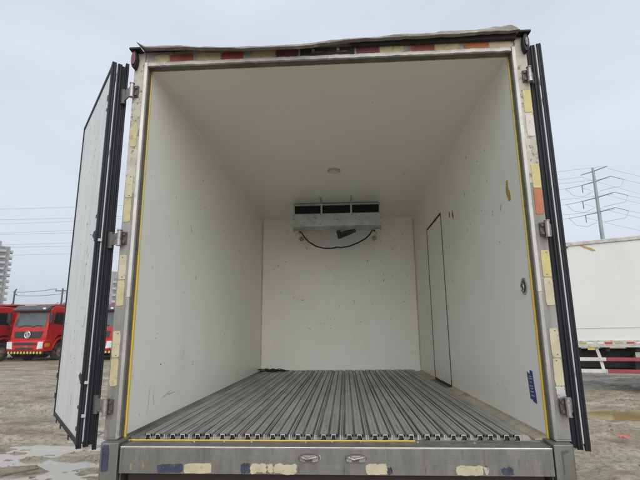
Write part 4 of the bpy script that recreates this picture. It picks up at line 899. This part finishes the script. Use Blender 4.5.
# transmission pylon
py = empty('power_pylon', (62.5, 105, 0)); tag(py, 'tall grey tubular power pylon with four pairs of crossarms above the white truck', 'pylon')
b = MB(); b.tube([(0, 0, 0), (0, 0, 40.6)], 0.66, 16, 0, 0.30); b.build('pole', M['galv'], py, smooth=True)
ad = Vector((0.50, -1.0, 0)); tips = []
for k, (z, hl, rl) in enumerate(((39.6, 2.9, 3.2), (36.9, 3.3, 3.6), (32.8, 3.6, 3.9), (29.1, 3.4, 3.6))):
    b = MB(); b.tube([(0, 0, z + 0.1), tuple(-ad * hl + Vector((0, 0, z + 0.2)))], 0.15, 6, 0, 0.09)
    b.tube([(0, 0, z + 0.1), tuple(ad * rl + Vector((0, 0, z + 0.2)))], 0.15, 6, 0, 0.09)
    b.build('crossarm', M['galv'], py)
    l = Vector((62.5, 105, z + 0.2)) - ad * hl; r_ = Vector((62.5, 105, z + 0.2)) + ad * rl; tips.append((l, r_))
    if k:
        b = MB(); lt = -ad * hl + Vector((0, 0, z + 0.2))
        b.tube([tuple(lt), (lt.x - 3.4, lt.y + 0.8, lt.z - 0.5)], 0.06, 6)
        b.tube([(lt.x + 0.3, lt.y, lt.z), (lt.x + 0.3, lt.y, lt.z - 1.9)], 0.10, 6)
        rt = ad * rl + Vector((0, 0, z + 0.2)); b.tube([tuple(rt), (rt.x + 3.6, rt.y + 1.0, rt.z - 0.6)], 0.06, 6)
        b.tube([(lt.x - 3.4, lt.y + 0.8, lt.z - 0.5), (lt.x - 2.0, lt.y + .4, lt.z - 2.4), (lt.x + 0.3, lt.y, lt.z - 2.9), (-0.6, 0.6, lt.z - 2.6)], 0.035, 4)
        b.tube([(rt.x + 3.6, rt.y + 1.0, rt.z - 0.6), (rt.x + 2.4, rt.y + .6, rt.z - 2.4), (rt.x, rt.y, rt.z - 2.9), (0.6, -0.6, rt.z - 2.7)], 0.035, 4)
        b.build('insulator_string', M['wire'], py)
zl = [31.5, 29.0, 25.6, 22.8]; names = ['topmost', 'second highest', 'third highest', 'lowest']
for k, (l, r_) in enumerate(tips):
    ex = 3.4 if k else 0
    wire((l.x - ex, l.y + ex * 0.24, l.z - 0.5), (-190, 125, zl[k] + 5), 4.5, names[k] + ' wire running left from the far end of the pylon arms', 0.026, 60)
    wire((r_.x - 0.2, r_.y, r_.z - (0.5 if k else 0)), (-190, 95, zl[k] + 3.5), 5.5, names[k] + ' wire running left from the near end of the pylon arms', 0.026, 60)
    wire((r_.x + (3.6 if k else 0), r_.y + (1 if k else 0), r_.z - 0.6), (190, 150, r_.z + 2), 4, names[k] + ' wire running right from the near end of the pylon arms', 0.026)
    wire((l.x, l.y, l.z - 0.5), (190, 170, l.z + 1), 4, names[k] + ' wire running right from the far end of the pylon arms', 0.026)
# trees beyond the trucks
def tree(x, y, h, w, label, leaf, seed, n=700):
    rr = random.Random(seed); root = empty('tree', (x, y, 0))
    b = MB(); b.tube([(0, 0, 0), (0.05 * w, 0, h * 0.35), (0, 0.05, h * 0.8)], 0.06 * w, 7, 0, 0.02 * w)
    for k in range(7):
        a = rr.uniform(0, 6.28); z = h * rr.uniform(0.25, 0.6); b.tube([(0, 0, z), (math.cos(a) * w * 0.3, math.sin(a) * w * 0.3, z + h * 0.25)], 0.02 * w, 5, 0, 0.006 * w)
    b.build('trunk', M['bark'], root)
    b = MB(); cl = [(rr.gauss(0, w * 0.2), rr.gauss(0, w * 0.2), h * rr.uniform(0.4, 0.92), rr.uniform(0.12, 0.26) * w) for _ in range(12)]
    for _ in range(n):
        c = rr.choice(cl); v = Vector((rr.gauss(0, 1), rr.gauss(0, 1), rr.gauss(0, 1))).normalized() * c[3] * rr.random() ** 0.4; p = Vector(c[:3]) + v; s_ = rr.uniform(0.015, 0.04) * w
        a = Vector((rr.gauss(0, 1), rr.gauss(0, 1), rr.gauss(0, 1))).normalized(); u = a.orthogonal().normalized(); t = a.cross(u)
        b.add([p + u * s_, p + t * s_ * 0.7, p - u * s_, p - t * s_ * 0.7], [(0, 1, 2, 3)])
    b.build('crown', leaf, root); tag(root, label, 'tree', 'trees beyond the yard')
tree(-22.8, 40, 4.2, 3.2, 'grey-green bushy tree glimpsed in the gap beside the open left door', M['leaf'], 1)
tree(-52, 70, 5.6, 6.5, 'bare brownish tree crown low behind the red truck, left of the utility pole', M['leaf_dry'], 2)
tree(-60, 72, 5.2, 7.5, 'bare brownish tree crown low behind the gap between the two left red trucks', M['leaf_dry'], 3)
tree(-44.5, 66, 5.8, 6.0, 'bare brownish tree crown low behind the red truck, next to the utility pole', M['leaf_dry'], 4)
# grass tufts by the trucks
b = MB(); rr = random.Random(5)
for _ in range(2600):
    c = rr.choice([(-14.2, 23.6, 1.6, 0.5), (-13.0, 23.9, 1.5, 0.5), (-19.2, 20.4, 0.5, 0.3), (-20, 23.5, 2, 0.4)]); x, y = rr.gauss(c[0], c[2] * 0.5), rr.gauss(c[1], c[3] * 0.5)
    h = rr.uniform(0.08, 0.24); a = rr.uniform(0, 3.14); dx, dy = math.cos(a) * 0.012, math.sin(a) * 0.012; lx, ly = rr.uniform(-.06, .06), rr.uniform(-.06, .06)
    b.add([(x - dx, y - dy, -0.03), (x + dx, y + dy, -0.03), (x + lx, y + ly, h)], [(0, 1, 2)])
tag(b.build('grass', M['grass']), 'bright green grass tufts by the parked red trucks', 'grass', kind='stuff')
# pebbles and clods over the mud: nobody could count them
b = MB(); rr = random.Random(8)
for _ in range(6500):
    x, y = (rr.uniform(-9, -1.4), rr.uniform(1.4, 12)) if rr.random() < 0.6 else (rr.uniform(1.5, 9), rr.uniform(1.6, 8.5))
    s_ = rr.uniform(0.004, 0.015) * rr.choice((1, 1, 1, 1.6, 2.2)); z = float(terrain(np.array([x]), np.array([y]))[0])
    if z < -0.045: continue
    V = [(x + s_ * a * rr.uniform(.7, 1.3), y + s_ * c * rr.uniform(.7, 1.3), z + s_ * d * 0.7) for a, c, d in ((1, 0, 0), (0, 1, 0), (-1, 0, 0), (0, -1, 0), (0, 0, 1), (0, 0, -1))]
    b.add(V, [(0, 1, 4), (1, 2, 4), (2, 3, 4), (3, 0, 4), (1, 0, 5), (2, 1, 5), (3, 2, 5), (0, 3, 5)])
tag(b.build('gravel', M['stone'], smooth=False), 'pebbles and clods scattered over the mud', 'gravel', kind='stuff')
# board and scrap
b = MB(); b.prism([(-3.66, 2.47), (-3.40, 2.72), (-3.36, 2.70), (-3.60, 2.44)], 'z', 0.0, 0.018)
tag(b.build('wooden_board', M['plank'], None, (0, 0, 0.02), bevel=0.004), 'dark wet board lying in the mud at the lower left', 'board')
b = MB(); c = Vector((3.9, 4.24, 0.03))
for _ in range(7):
    p = c + Vector((random.gauss(0, 0.02), random.gauss(0, 0.02), random.uniform(0, 0.008))); V = [p + Vector((random.uniform(-.09, .09), random.uniform(-.06, .06), random.uniform(-.01, .02))) for _ in range(4)]
    b.quadstrip(V, (0, 0, 0.002))
tag(b.build('red_scrap', M['litter']), 'crumpled scrap of red wrapping on the mud at the lower right', 'litter')

# ------------------------------------------------------------------ haze in the damp air
hz = MB().box(-690, -690, -1.2, 690, 690, 60).build('haze', [bpy.data.materials.new('haze_air')]); tag(hz, kind='stuff')
hm = hz.data.materials[0]; hm.use_nodes = True; hn = hm.node_tree; hn.nodes.clear()
ho = hn.nodes.new('ShaderNodeOutputMaterial'); hv = hn.nodes.new('ShaderNodeVolumePrincipled')
hv.inputs['Color'].default_value = (0.86, 0.90, 0.97, 1); hv.inputs['Density'].default_value = 0.0007
hn.links.new(hv.outputs[0], ho.inputs['Volume'])
